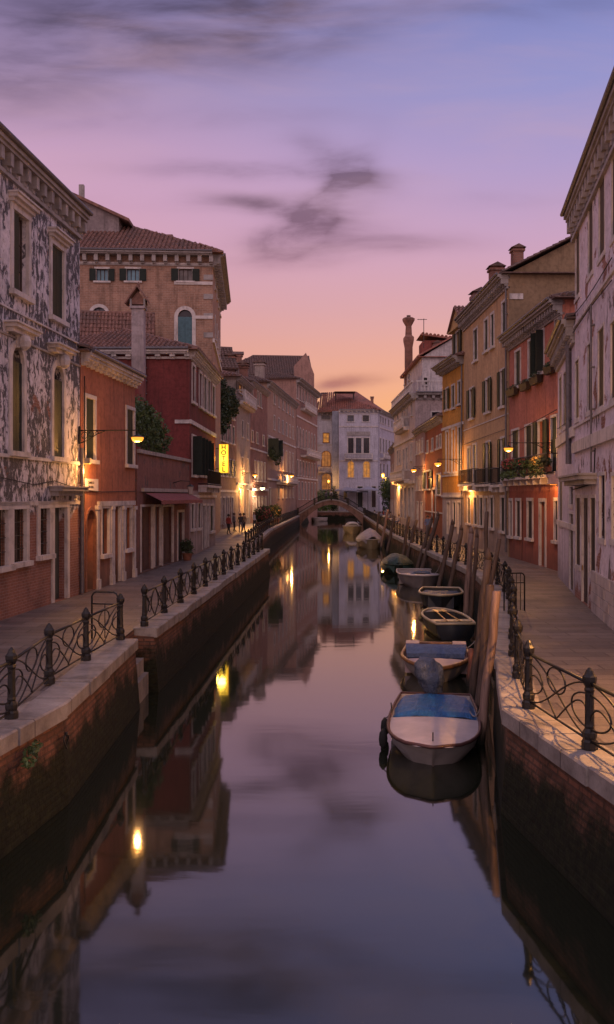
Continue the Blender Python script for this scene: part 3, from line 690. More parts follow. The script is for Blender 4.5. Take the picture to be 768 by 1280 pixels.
m_L2 = plaster('terracotta_plaster', (.36, .14, .085), peel=0, grime=.7, worn=.3, low=(.33, .15, .10), lowh=1.0)
B2 = pt(169, 38.3)
H = House('terracotta_house', 'low terracotta house with arched doorway beside the weathered palazzo', B1+Vector((.02, .05)), B2, 9.9, 6, m_L2, 1.1, (0, 0), .36, tile_d)
P = H.front
P.win(106.5, 118, 498, 575, sh='closed', shm=shut_g, fr=.13); P.win(158, 167, 512, 581, sh='closed', shm=shut_g, fr=.13)
P.win(107.5, 118.5, 637, 739, arch=1, sill=False, leaf=door_m, deep=.45, name='door', fr=.1, fm=clay)
P.win(127, 136, 635, 693, fr=.1, sh='half', shm=shut_b); P.win(142.5, 149.5, 633, 728, leaf=door_g, sill=False, fr=.16, name='door', handle=True); P.win(156.5, 164, 634, 686, fr=.1, sh='half', shm=shut_b)
g = MB()
for p in (121, 139, 153, 167):
    a = P.u(p); g.box(a-.14, a+.14, -.08, .02, 0, P.z(p, 637)); g.box(a-.2, a+.2, -.13, .02, P.z(p, 637)+.001, P.z(p, 637)+.15); g.box(a-.18, a+.18, -.12, .02, 0.001, .35)
P.put(g, 'pilaster', white_stone)
g = MB(); a, c = P.u(121.5), P.u(167); z = P.z(140, 629); g.box(a, c, -.1, .02, z-.1, z+.08); P.put(g, 'lintel', white_stone)
P.cornice(.42, .38, .5, white_stone, dh=.1); P.cable([(101, 612), (125, 615), (168, 614)]); P.cable([(104, 470), (104, 560), (103, 640)], .02)
H.done()
def text(body, size, m, parent, loc, rot, align='CENTER', ext=.004, sp=1.0, ls=1.0, name='lettering', off=0):
    cu = bpy.data.curves.new(name, 'FONT'); cu.body = body; cu.size = size; cu.extrude = ext; cu.offset = off; cu.align_x = align; cu.align_y = 'CENTER'; cu.space_line = ls; cu.space_character = sp
    tmp = bpy.data.objects.new('tmp', cu); C.collection.objects.link(tmp); me = bpy.data.meshes.new_from_object(tmp.evaluated_get(bpy.context.evaluated_depsgraph_get()))
    bpy.data.objects.remove(tmp); bpy.data.curves.remove(cu); me.materials.clear(); me.materials.append(m)
    o = bpy.data.objects.new(name, me); C.collection.objects.link(o); o.parent = parent; o.location = loc; o.rotation_euler = rot; return o
a, c = P.u(102.5), P.u(121.5); z0, z1 = P.z(112, 614), P.z(112, 598.5); w0 = P.world(a, 0, z0)
pl = thing('street_sign', 'white two-line street name plaque high on the terracotta house', 'sign', w0, P.th)
g = MB(); g.box(0, c-a, -.05, -.01, 0, z1-z0); g.build('board', plaque_m, pl)
text('CAMPIELLO\nDEI FIORI', (z1-z0)*.30, p_white, pl, ((c-a)/2, -.054, (z1-z0)/2), (R(90), 0, 0), ls=1.15)

m_L3 = plaster('old_brown_plaster', (.21, .10, .085), peel=.35, peelcol=(.12, .09, .085), peelscale=.9, grime=.5)
A3, B3 = pt(171.5, 38.9), pt(237, 50.2)
H = House('terrace_shop', 'low shopfront with roller shutters and a planted roof terrace next to the terracotta house', A3, B3, 6.85, 8, m_L3, flatroof=True, roofm=grey_stone, cat='shop')
P = H.front
for (a, c) in ((176, 190.5), (193, 200.5), (203, 216)): P.win(a, c, 633, 713-(a-176)*.3, leaf=roller if a != 193 else roller_g, sill=False, fr=.09, name='roller_shutter')
P.win(222, 229, 640, 700, leaf=door_g, sill=False, fr=.12, name='door')
P.band(200, 569-0, .16, .1, grey_stone, 'terrace_coping'); P.cable([(173, 615), (237, 616)])
g = MB(); c0 = P.u(177); c1 = P.u(236.5); z = P.z(205, 615); g.box(c0, c1, -.12, .02, z, z+.16); P.put(g, 'awning_box', grey_stone)
H.done()
aw = MB(); zz = P.z(205, 616); N = 16
for i in range(N):
    a, c = c0+.3+(c1-c0-.6)*i/N, c0+.3+(c1-c0-.6)*(i+1)/N; s0, s1 = .03*(i % 2), .03*((i+1) % 2)
    aw.poly([(a, -.1, zz-.02), (c, -.1, zz-.02), (c, -.8, zz-.36+s1), (a, -.8, zz-.36+s0)]); aw.poly([(a, -.8, zz-.36+s0), (c, -.8, zz-.36+s1), (c, -.81, zz-.50-s1), (a, -.81, zz-.50-s0)])
ao = aw.build('awning', awning_m, None, False, P.world(0, 0, 0), P.th); tag(ao, 'dark red canvas awning over the roller-shuttered shopfront', 'awning')
# hedge on the roof terrace
va, vb = P.u(174), P.u(219)
hd = MB(); foliage(hd, [(va+(vb-va)*t, .75+random.uniform(-.2, .3), 6.35+random.uniform(-.3, .4)+(.5 if t < .4 else 0), 1.1, .7, .95) for t in (.04, .2, .35, .5, .65, .8, .97)], 6500, .17)
hv = thing('terrace_hedge', 'dense green hedge growing on the roof terrace above the shopfront', 'shrub', P.world(0, 0, 0), P.th)
hd.build('foliage', leaf_m, hv); g = MB()
for t in (.1, .3, .5, .7, .9): g = MB(); g.tube([(va+(vb-va)*t, .8, 5.2), (va+(vb-va)*t+.1, .85, 6.1), (va+(vb-va)*t-.1, .9, 6.6)], .04, 5); g.build('stem', door_m, hv)
def shrub(label, p, z, r, h, m, n=500, ls=.12, pot=True, name='potted_shrub', cat='plant', fl=None, group=None):
    o = thing(name, label, cat, (p[0], p[1], z), 0, group)
    if pot:
        g = MB(); g.lathe([(r*.45, 0), (r*.62, r*.75), (r*.7, r*.75), (r*.7, r*.9), (r*.55, r*.9)], seg=12); g.build('pot', clay, o)
    g = MB(); z0 = r*.8 if pot else 0
    foliage(g, [(random.uniform(-.2, .2)*r, random.uniform(-.2, .2)*r, z0+h*(.25+.5*random.random()), r*.75, r*.75, h*.42) for _ in range(5)], n, ls); 
    if fl: foliage(g, [(0, 0, z0+h*.6, r*.95, r*.95, h*.45)], n//5, ls*.8, 1)
    g.build('foliage', [m, fl] if fl else m, o)
    return o
q = P.world(P.u(226), -.35, 0); shrub('small potted shrub at the shopfront corner by the grey door', q, ZP, .42, .7, leaf_d)

m_L4 = plaster('oxblood_plaster', (.145, .034, .032), low=(.34, .28, .28), lowh=3.65, grime=.35, worn=.3, peel=0)
A4, B4 = pt(237, 50.3), pt(269.5, 62.5)
H = House('oxblood_house', 'dark red house with green shutters and a pale ground floor behind the roof terrace', A4, B4, 12.95, 9, m_L4, 1.9, (1, 1), .5, tile_r)
P = H.front
for a, c, yt, yb in ((240, 243.8, 458, 503), (249, 252.5, 467, 509), (254.8, 258, 472, 513), (259.8, 262.8, 476, 516), (265.3, 268.3, 483, 519)): P.win(a, c, yt, yb, fr=.16, sh='closed' if a > 250 else None)
P.band(250, 534, .22, .10); P.band(250, 620.5, .16, .1)
P.win(240, 244.5, 546, 594, sh='jut'); P.win(248, 252.3, 550, 594, sh='jut'); P.win(254, 257.4, 553, 595, sh='jut'); P.win(260.3, 263.2, 556, 596)
P.balcony(248, 266, 607, .9, .6)
for a, c, yt, yb in ((239, 242.3, 630, 661), (247.3, 250.6, 629, 660)): P.win(a, c, yt, yb, sh='closed', shm=shut_b)
P.win(253.2, 256.6, 632, 686, leaf=door_m, sill=False, name='door'); P.win(258, 260.5, 632, 684, leaf=rust_door, sill=False, name='door'); P.win(262.5, 266.5, 632, 664, sh='closed')
P.cornice(.42, .4, .6, white_stone, dh=.12)
S = H.sa; S.cornice(.5, .5, .8, white_stone, dh=.14); S.band(225, 527, .2, .08, white_stone, u0=S.u(219))
S.pipe(182, 436, 500)
H.done()
# white and red chimney that rises in front of the oxblood side wall
m_ch = plaster('chimney_white_plaster', (.36, .30, .30), low=(.20, .05, .045), lowh=1.9, grime=0)
ck = thing('tall_chimney', 'tall pale chimney with a triangular tiled cap in front of the dark red side wall', 'chimney', (*pt(173.5, 44.6), zat(520, 44.6)))
hC = zat(387, 44.6)-zat(520, 44.6); g = MB(); g.box(-.29, .29, -.29, .29, 0, hC); g.box(-.36, .36, -.36, .36, hC+.001, hC+.12); g.build('shaft', m_ch, ck)
g = MB(); h2 = hC+.121
for sx_ in (-1, 1): g.box(sx_*.33-.04*sx_, sx_*.33+.04*sx_, -.3, .3, h2, h2+.35)
g.build('vent', grey_stone, ck); g = MB()
for sx_ in (-1, 1):
    g.poly([(0, -.45, h2+1.0), (sx_*.62, -.45, h2+.12), (sx_*.62, .45, h2+.12), (0, .45, h2+1.0)]); g.poly([(0, -.45, h2+.9), (sx_*.56, -.45, h2+.10), (sx_*.56, .45, h2+.10), (0, .45, h2+.9)])
    g.poly([(0, -.45, h2+1.0), (sx_*.62, -.45, h2+.12), (sx_*.56, -.45, h2+.1), (0, -.45, h2+.9)])
g.box(-.4, .4, -.2, .2, h2+.1, h2+.2); g.poly([(-.4, -.2, h2+.2), (.4, -.2, h2+.2), (0, -.2, h2+.75)]); g.lathe([(.07, 0), (.09, .12), (.02, .25)], 0, 0, h2+.98, 6); g.build('chimney_cap', tile_r, ck)

m_red = plaster('faded_red_plaster', (.25, .075, .06), grime=0); m_brick = brick('tan_brick', (.34, .20, .14, 1), (.21, .12, .085, 1), (.40, .33, .28, 1), 1.6)
# gabled red house between terrace house and brick palazzo
Hg = House('gabled_red_house', 'faded red gabled wall showing above the dark red house roof', (-22, 66), (-11.4, 67.5), 15.3, 4, m_red, 3.4, (0, 0), .2, tile_r)
Hg.done()
Hg.root.location = Hg.root.location

A5 = Vector((pt(266, 72).x, 72)); B5 = Vector((pt(277.5, 90).x-.1, 89.8))
H = House('brick_palazzo', 'tall brick palazzo with blue blinds and a hipped tile roof above the left bank', A5, B5, 23.9, 17, m_brick, 4.6, (1, 1), .8, tile_r, cat='palazzo', tstep=.34)
S = H.sa; P = H.front
for a, c, pn in ((120.5, 135.5, pane_blue), (158.5, 174.5, pane_blue), (223.5, 240.5, None)): S.win(a, c, 336, 351.5, sh='open', shm=shut_g, pane=pn, fr=.14, mull=(2, 0))
S.win(115, 133.5, 384, 412, arch=1, fr=.25); S.win(222.5, 240.5, 387, 432, arch=1, sh='closed', shm=shut_blue, fr=.28)
S.cornice(1.0, .9, .85, grey_stone, dh=.5); P.cornice(1.0, .9, .85, grey_stone, dh=.5)
for yb_, e0_ in ((354, 218), (396.5, 244), (331, 100)): S.band(240, yb_, .25, .08, white_stone, u0=S.u(e0_))
g = MB()
for y_ in (350, 374, 398, 422): g = MB(); a = S.z(262, y_); g.box(S.L-.7, S.L+.04, -.05, .02, a, a+.4); S.put(g, 'quoin', grey_stone)
for px_ in (269, 271.3, 273.2, 275): P.row([px_], (269, 338, 362), .9, sh='closed'); P.row([px_], (269, 395, 425), .9, arch=1)
P.band(269, 437, .3, .15)
H.done()
# attic storey block and roof light
rt = H.root; at = Plane(rt, pt(96, 76), pt(149, 76), zat(247, 76), plaster('attic_plaster', (.23, .19, .19), grime=0), z0=zat(302, 76))
g = MB(); hh = at.H; Lk = at.L; lo = zat(272, 76)-at.z0; g.poly([(0, 0, 0), (Lk, 0, 0), (Lk, 0, lo), (0, 0, hh)]); g.poly([(Lk, 0, 0), (Lk, 5, 0), (Lk, 5, lo), (Lk, 0, lo)]); g.poly([(Lk, 5, 0), (0, 5, 0), (0, 5, hh), (Lk, 5, lo)]); g.poly([(0, 0, 0), (0, 5, 0), (0, 5, hh), (0, 0, hh)])
ao = at.put(g, 'attic', at.m); g = MB(); g.poly([(-.3, -.4, hh+.1), (Lk+.9, -.4, lo-.42), (Lk+.9, 5.4, lo-.42), (-.3, 5.4, hh+.1)]); g.poly([(-.3, -.4, hh+.35), (Lk+.9, -.4, lo-.17), (Lk+.9, 5.4, lo-.17), (-.3, 5.4, hh+.35)]); g.poly([(-.3, -.4, hh+.1), (Lk+.9, -.4, lo-.42), (Lk+.9, -.4, lo-.17), (-.3, -.4, hh+.35)]); g.poly([(Lk+.9, -.4, lo-.42), (Lk+.9, 5.4, lo-.42), (Lk+.9, 5.4, lo-.17), (Lk+.9, -.4, lo-.17)])
g.build('attic_roof', tile_r, ao); g = MB(); g.box(.1, .5, .3, .7, hh, hh+1.2); g.build('flue', grey_stone, ao)
g = MB(); q = pt(204, 80); g.box(-.7, .7, 0, 1.2, -.8, .5); g.box(-.85, .85, -.15, 1.35, .501, .66); g.build('roof_hatch', tile_r, rt, False, Vector((q.x, q.y, zat(303, 80)))-rt.location)

m_L6 = plaster('patchy_brown_plaster', (.24, .13, .115), low=(.32, .27, .27), lowh=4.0, peel=.4, peelcol=(.13, .07, .06), grime=.2)
A6, B6 = pt(272, 90.2), pt(296, 101); 
H = House('ivy_house', 'brown patched house with ivy on its parapet right beyond the hotel sign', A6, B6, 15.4, 9, m_L6, 1.4, (1, 1), .3, tile_d, tstep=.4)
P = H.front
for ref in ((283, 508, 520), (283, 530, 552), (283, 574, 595)): P.row([274.5, 278.5, 282.8, 287.5, 292], ref, 1.0, sh='open' if ref[1] == 574 else 'closed')
P.row([275, 280, 285.5, 290.5], (283, 622, 655), 1.1, leaf=shut_w, sill=False, name='door'); P.band(283, 614, .2); P.cornice(.4, .3, 0, grey_stone)
H.done()
iv = MB(); foliage(iv, [(P.u(x), -.3+random.uniform(-.2, .2), P.z(x, y), 1.0, .5, 1.2) for x, y in ((274, 488), (276, 497), (278, 505), (281, 500), (284, 497), (287, 503), (276, 515), (279, 522), (290, 508), (273.5, 530))], 3500, .28)
tag(iv.build('ivy', leaf_d, None, False, P.world(0, 0, 0), P.th), 'dark ivy hanging over the parapet of the brown patched house', 'ivy')

m_L7 = plaster('pale_grey_plaster', (.33, .27, .24), grime=.2, worn=.25)
B7 = pt(313, 112)
H = House('balcony_house', 'narrow pale grey house with a white top-floor balcony and one lit window', B6, B7, 18.1, 9, m_L7, 1.6, (1, 1), .5, tile_r, tstep=.4)
P = H.front
P.win(297.8, 303.5, 480, 491.5, pane=lit_dim, sh='open', shm=shut_b); P.balcony(296, 312, 506, 1.2, .9, 'stone')
P.row([303.2, 309.8], (303, 526, 546), 1.1, sh='closed', shm=shut_b); P.row([303.2, 309.8], (303, 572, 588), 1.1, sh='closed', shm=shut_b); P.row([299, 303.2, 309.5], (303, 612, 648), 1.2, leaf=rust_door, sill=False, name='door'); P.band(303, 605, .25, .15)
P.cornice(.4, .5, .6, dh=.16); H.chimney(4, 3, 18.2, 21.2, .9, .9); H.done()

m_L8 = brick('brown_brick', (.27, .13, .10, 1), (.18, .085, .07, 1), (.25, .2, .18, 1), 2); B8 = pt(334.5, 126)
H = House('brown_brick_house', 'brown brick house with twin chimneys in the left row', B7, B8, 19, 9, m_L8, 1.8, (1, 1), .4, tile_d, tstep=.4)
P = H.front
P.row([315.2, 322.5, 326], (322, 489, 507), 1.2, sh='closed', shm=shut_b); P.row([315.5, 321.5, 329.5], (321, 541, 554), 1.2, sh='closed', shm=shut_b)
P.row([319, 323, 327, 331], (323, 577, 601), 1.1); P.row([316.5, 320, 324, 328, 332], (323, 621, 645), 1.1, leaf=shut_b, sill=False, name='door'); P.band(323, 612, .3, .2); P.band(323, 563, .2)
P.cornice(.5, .4, .6, dh=.16); H.chimney(3, 3, 19.2, 22.6, 1.1, 1.1, m=m_chb); H.chimney(8, 2.2, 19.2, 22.0, 1.0, 1.0, m=m_chb); H.done()

m_L9 = plaster('dusty_pink_plaster', (.37, .24, .185), grime=.2, worn=.2); B9 = pt(370, 158)
H = House('pink_windowed_house', 'long dusty pink house with three rows of tall windows in the left row', B8, B9, 20.6, 9, m_L9, 1.8, (1, 1), .5, tile_d, tstep=.4)
P = H.front; cols = [343, 348.6, 353.6, 358.2, 362.3, 366.2]
P.row(cols, (343, 491, 505), 1.25, fr=.16); P.row(cols, (343, 520, 537), 1.25, fr=.16); P.row(cols[1:], (349, 561, 587), 1.3, fr=.18); P.row(cols[1:], (353, 609, 622), 1.2, fr=.16)
P.band(345, 549, .25, .12); P.band(345, 600, .3, .2); P.balcony(346, 366, 603, 1.0, .9, 'stone'); P.cornice(.8, .6, .8, dh=.3)
P.win(334.8, 340.5, 549, 570, sh='jut'); P.row([337.5], (338, 610, 640), 1.6, leaf=door_m, sill=False, name='door')
H.chimney(9, 2.5, 20.8, 24.6, 1.3, 1.3, m=m_L7); H.chimney(4, 4, 20.8, 23.8, 1.1, 1.1, m=m_chb); H.done()
bx_ = MB(); foliage(bx_, [(P.u(x), -.7, P.z(x, y), .9, .5, .9) for x, y in ((335, 566), (337.5, 570), (340, 568), (341, 574))], 900, .25)
tag(bx_.build('hanging_plants', leaf_d, None, False, P.world(0, 0, 0), P.th), 'dark plants hanging from the corner balcony of the long pink house', 'plants')

m_L10 = plaster('rose_plaster', (.32, .19, .155), grime=.2, worn=.25); A10, B10 = pt(370.8, 160), pt(397, 186)
H = House('rose_palazzo', 'tall rose palazzo with stone balconies standing behind the bridge on the left', A10, B10, 25.4, 8, m_L10, 1.5, (1, 1), .6, tile_d, cat='palazzo', z0=-.3, tstep=.4)
P = H.front
P.row([372, 375.6, 379.3, 383, 386.5, 390, 393.5], (379, 482, 503), 1.4, fr=.2); P.row([372, 375.6, 379.3, 383, 386.5, 390, 393.5], (379, 537, 561), 1.4, fr=.2, arch=1); P.row([372, 375.6, 379.3, 383, 386.5, 390, 393.5], (379, 577, 595), 1.3, fr=.2); P.row([374, 378, 382, 386, 390, 394], (379, 603, 624), 1.3, fr=.2)
P.balcony(376, 390, 514, 1.2, 1, 'stone'); P.balcony(376, 394, 571, 1.2, 1.3, 'stone'); P.band(379, 524, .3, .15); P.band(379, 598, .3, .15); P.cornice(1.0, .9, .9, dh=.35)
H.done()
m_hall = plaster('hall_brown_plaster', (.28, .17, .14), grime=0)
H = House('great_hall', 'large brown-roofed hall with a stepped gable rising behind the left row', pt(272, 200), pt(388, 202), 31.3, 16, m_hall, 5.4, (1, 0), .6, tile_d, cat='hall', tstep=.55)
H.chimney(4.5, 7, 32, 37.0, 2.0, 1.4, m=m_chb); H.front.row([290, 300, 310, 320], (300, 480, 488), 1.4); H.done()
g = MB(); q = pt(381.5, 200); hz = zat(441, 200); g.poly([(-2.4, 0, 0), (2.0, 0, 0), (2.0, 0, zat(468, 200)-ZP), (.2, 0, hz-ZP), (-2.4, 0, zat(458, 200)-ZP)]); g.poly([(2.0, 0, 0), (2.0, 3, 0), (2.0, 3, zat(468, 200)-ZP), (2.0, 0, zat(468, 200)-ZP)]); g.build('gable_front', m_L10, H.root, False, (q.x-H.root.location.x, q.y-.3-H.root.location.y, 0))
H = House('dormer_house', 'brown house with a dormer window behind the ivy-topped house', pt(256, 112), pt(294, 113), 20.5, 8, plaster('umber_plaster', (.2, .13, .115), grime=0), 3.2, (0, 0), .4, tile_d, tstep=.4)
H.front.win(286, 292, 452, 462); H.chimney(1.6, 4, 21, 26, 1.2, 1.2); H.done()

# ------------------------------------------------------------------ white palazzo at the end
m_W = plaster('blue_white_plaster', (.56, .54, .60), grime=.2, worn=.18); m_Wp = plaster('violet_white_plaster', (.48, .46, .53), grime=.2, worn=.2)
A, B = Vector((pt(424, 196).x, 196)), Vector((pt(473, 196).x, 196))
H = House('white_palazzo', 'white palazzo with two glowing arched windows closing the canal behind the bridge', A, B, 23.35, 22, m_Wp, 0, (0, 0), .6, tile_f, cat='palazzo', tstep=.5, flatroof=True)
P = H.front
P.win(434.5, 442.5, 519, 527); P.win(453.5, 461.5, 519, 527)
for a, c in ((435.3, 442.3), (445, 452), (454.6, 461.8)): P.win(a, c, 547.5, 566.5, fr=.2, mull=(1, 2))
P.balcony(431, 466, 573.5, 1.1, 1, 'stone'); P.win(434.7, 442.6, 576.5, 597, arch=1, pane=lit_m, fr=.2, mull=(1, 3)); P.win(454.3, 462.6, 576.5, 597, arch=1, pane=lit_m, fr=.2, mull=(1, 3))
P.win(447, 453.5, 608, 634, leaf=door_g, sill=False, name='door'); P.win(465, 470, 608, 634, leaf=door_m, sill=False, name='door'); P.win(430, 434, 610, 624)
P.band(448, 533, .25, .12); P.band(448, 542, .9, .16, grey_stone, 'frieze', P.u(434), P.u(463)); P.band(448, 576, .25, .12); P.cornice(.9, .7, .9, white_stone, dh=.3)
S = H.sb
S.row([474.5, 477, 479.5], (477, 519, 527), 1.6); S.row([475, 477.3, 480], (477, 547, 565), 1.6); S.row([476, 479], (477, 577, 595), 1.4)
H.chimney(7.4, 5, 23.5, 26.6, .6, .6, m=m_chb); H.chimney(-3.0, 6.5, 23.5, 27.6, .8, .8, m=m_chb); H.done()
rb_ = H.root.location; V = lambda px, Y, z: Vector((*pt(px, Y), z))-rb_
FL, FR, BR, BL = V(395.5, 201, 23.45), V(474.5, 194.8, 23.45), V(497, 221, 23.45), V(392, 222, 23.45); K1, K2 = V(424, 212, 28.9), V(446, 211, 28.9)
g = MB()
for q_ in ((FL, FR, K2, K1), (FR, BR, K2), (BR, BL, K1, K2), (BL, FL, K1)): g.poly(q_)
for a, c in ((FL, FR), (FR, BR), (BR, BL), (BL, FL)): dn = Vector((0, 0, .2)); g.poly([a-dn, c-dn, c, a])
U_ = FR-FL; Vv = (K1+K2)/2-(FL+FR)/2; l0, l1 = (K1-FL).dot(U_.normalized())/U_.length, (FR-K2).dot(U_.normalized())/U_.length
tiles(g, FL, U_, Vv, lambda a, b: a > b*l0+.01 and 1-a > b*l1+.01, .5, .8)
g.build('broad_roof', tile_f, H.root)
g = MB(); q = pt(431, 204); base = Vector((q.x, q.y, zat(491, 204)))-H.root.location
for x in (-2, 2):
    for y in (-1.5, 1.5): g.box(x-.08, x+.08, y-.08, y+.08, -1.6, 0)
g.box(-2.3, 2.3, -1.8, 1.8, 0, .12); g.build('roof_terrace', door_m, H.root, False, base)
A, B = Vector((pt(473.3, 197).x+.3, 197)), Vector((pt(494.5, 226).x, 218))
H = House('white_side_palazzo', 'pale house angled to the right of the white palazzo', A, B, 23.3, 10, m_Wp, 0, (0, 0), .5, tile_f, cat='palazzo', tstep=.5, flatroof=True)
P = H.front; P.row([476, 479, 482, 486, 490], (480, 522, 530), 1.3); P.row([476, 479.5, 483, 487, 491], (480, 549, 566), 1.3, fr=.2); P.row([476, 480, 484.5, 490], (480, 580, 596), 1.3); P.balcony(475, 484, 573, 1.1, 1, 'stone'); P.band(480, 536, .25, .12); P.cornice(.8, .6, .9, dh=.3); H.done()
A, B = Vector((pt(396.5, 202).x, 202)), Vector((pt(416, 202).x, 202))
H = House('white_wing', 'blue-white wing with a lit upper window and a loggia left of the white palazzo', A, B, 23.35, 14, m_W, 0, (0, 0), .5, tile_f, cat='palazzo', tstep=.5, flatroof=True)
P = H.front; P.win(402, 413, 516.5, 524.5, mull=(3, 0)); P.win(404.3, 411.5, 541.5, 553, pane=lit_m, mull=(1, 1), fm=clay); P.win(402.5, 413.5, 564, 583, arch=1, pane=lit_dim, fm=clay, mull=(2, 1)); P.win(402.5, 414, 592, 612, arch=1, pane=lit_dim, fr=.2)
P.balcony(398, 415.5, 590, 1.1, .8, 'stone'); P.band(406, 556, .2, .1); P.cornice(.7, .5, .9, white_stone, dh=.25); H.done()
g = MB(); q = pt(420, 198.5); o_ = thing('recessed_wing', 'dark grey recessed bay between the white wing and the white palazzo', 'house', (q.x, q.y, ZP))
g.box(-.75, .75, 0, 6, 0, 23.3-ZP); g.build('wall', plaster('slate_plaster', (.30, .31, .36), grime=0), o_); g = MB(); g.tube([(.6, -.08, 0), (.6, -.08, 21.6)], .07, 6); g.build('drainpipe', pipe_m, o_)

# ------------------------------------------------------------------ houses, right bank (A = far end, B = near end)
m_R1 = plaster('near_white_plaster', (.66, .58, .64), grime=.35, worn=.2, peel=.12, peelcol=(.16, .13, .13), brick=(0.2, .34), streak=.55)
A, B = Vector((8.97, 30.8)), Vector((6.05, 13))
H = House('white_brick_palazzo', 'tall white palazzo with exposed brick patches at the near right edge', A, B, 14.45, 12, m_R1, 1.4, (1, 1), .22, tile_d, cat='palazzo')
P = H.front; P.kw = dict(fr=.09, proud=.012, deep=.13)
P.win(720, 724.6, 290, 371, sh='closed', shm=shut_b); P.win(735.7, 741.3, 249, 343, sh='closed', shm=shut_b); P.win(749, 756, 221, 320, sh='closed', shm=shut_b); P.win(765, 774.5, 190, 293, sh='closed', shm=shut_b)
P.win(719, 723.8, 451, 524, sh='closed', shm=shut_b); P.win(734.8, 740.6, 429, 514, sh='closed', shm=shut_b); P.win(748, 755, 411, 509, sh='closed', shm=shut_b); P.win(764, 773, 400, 498, sh='closed', shm=shut_b)
P.win(720, 725.4, 622, 707, fr=.1, sh='half', shm=shut_b); P.win(727.6, 735.4, 622, 757, leaf=door_m, sill=False, fr=.08, name='door', handle=True); P.win(738, 744.4, 622, 718, fr=.1, sh='half', shm=shut_b)
P.win(749.5, 756.5, 594, 674, fr=.14); P.win(765, 774, 594, 676, fr=.14, bars=1)
for u_ in (12.5, 14.7, 16.9):
    for (z0_, z1_) in ((9.2, 11.9), (4.9, 7.3), (1.0, 3.2)): P.opening(u_-.45, u_+.45, z0_, z1_, sh='closed', shm=shut_b)
g = MB(); a, c = P.u(709.5), P.u(746.5); a = max(a, -.3); z = P.z(738, 600); g.box(a, c, -.5, .02, z, z+.12); g.box(a+.1, c-.1, -.34, .02, z-.14, z-.001); g.box(a-.05, c+.05, -.56, .02, z+.121, z+.18); P.put(g, 'door_hood', grey_stone)
P.band(745, 550, .35, .12); P.band(745, 372, .08, .06); P.band(745, 519, .08, .06); P.cornice(.95, .34, .62, grey_stone, dh=.38, e0=.3)
P.cable([(719, 395), (735, 375), (750, 352), (768, 322)]); P.cable([(716, 420), (740, 385), (768, 350)]); P.cable([(719, 612), (745, 604), (747, 560)], .02); P.pipe(743.5, 380, 590, .03)
g = MB()   # dressed stone plinth courses
for i in range(4):
    x = 4.1
    while x < P.L-.3:
        w2 = random.uniform(.55, 1.0); g.box(x+.01, min(x+w2, P.L)-.01, -.05-.008*((i+int(x)) % 2), .02, .30*i+.006, .30*(i+1)-.006); x += w2
P.put(g, 'plinth_blocks', stonem('plinth_stone', (.42, .36, .35)))
H.done()
m_R1a = plaster('side_white_plaster', (.62, .54, .60), grime=.5, worn=.2)
A, B = pt(697.5, 38.3), Vector((8.99, 30.84))
H = House('white_low_wing', 'lower white wing with a heavy cornice between the pink-red house and the near right palazzo', A, B, 10.9, 8, m_R1a, .8, (1, 0), .3, tile_d)
P = H.front; P.kw = dict(fr=.08, proud=.012, deep=.12)
P.win(699.5, 702.3, 472, 538, sh='closed', shm=shut_b); P.win(705, 709, 465, 533, sh='closed', shm=shut_b); P.win(699.5, 703, 599, 655, sh='closed', shm=shut_b); P.win(712, 716.6, 608, 631); P.win(712, 716.8, 642, 742, leaf=door_m, sill=False, name='door', fr=.08)
P.cornice(.8, .45, .5, grey_stone, dh=.3); P.band(705, 549, .35, .1); P.pipe(714.5, 420, 580, .10); P.cable([(699, 536), (717, 524)]); P.band(705, 655, .2, .06); H.done()

m_R2 = plaster('salmon_red_plaster', (.46, .17, .115), low=(.34, .10, .065), lowh=3.6, grime=.45, worn=.22)
A, B = pt(637, 50.6), Vector((11.2, 40.3))
H = House('salmon_house', 'salmon red house with flower boxes and a planted balcony on the right bank', A, B, 13.6, 9, m_R2, 1.6, (0, 1), .5, tile_d)
P = H.front
P.win(645, 651.2, 439, 483, sh='closed'); P.win(661.5, 667, 426, 473, fr=.13, sh='half'); P.win(674, 680.5, 414, 466, sh='jut'); P.win(695, 702, 398, 424)
for a, c, yt, yb in ((640.5, 649, 538, 594), (657.5, 666, 532, 594), (673.5, 682, 526, 594), (690, 697, 521, 594)): P.win(a, c, yt, yb-4, sh='open' if a == 673.5 else 'closed', fr=.1)
for a, c, yb in ((637.6, 640.8, 670), (646, 651.2, 671), (660.3, 666.3, 673), (694.3, 698.3, 676)): P.win(a, c, 626, yb, sh='closed', shm=shut_b, fr=.15)
P.win(675.6, 682.4, 627, 710, leaf=rust_door, sill=False, name='door', fr=.16)
P.balcony(638, 698, 595.5, .95, .55, 'iron'); P.cornice(.7, .6, .45, grey_stone, dh=.24); P.cable([(638, 545), (665, 530), (698, 512)]); P.cable([(655, 626), (655, 640), (654, 700)])
H.done(); PR2 = P
fb_n = 0
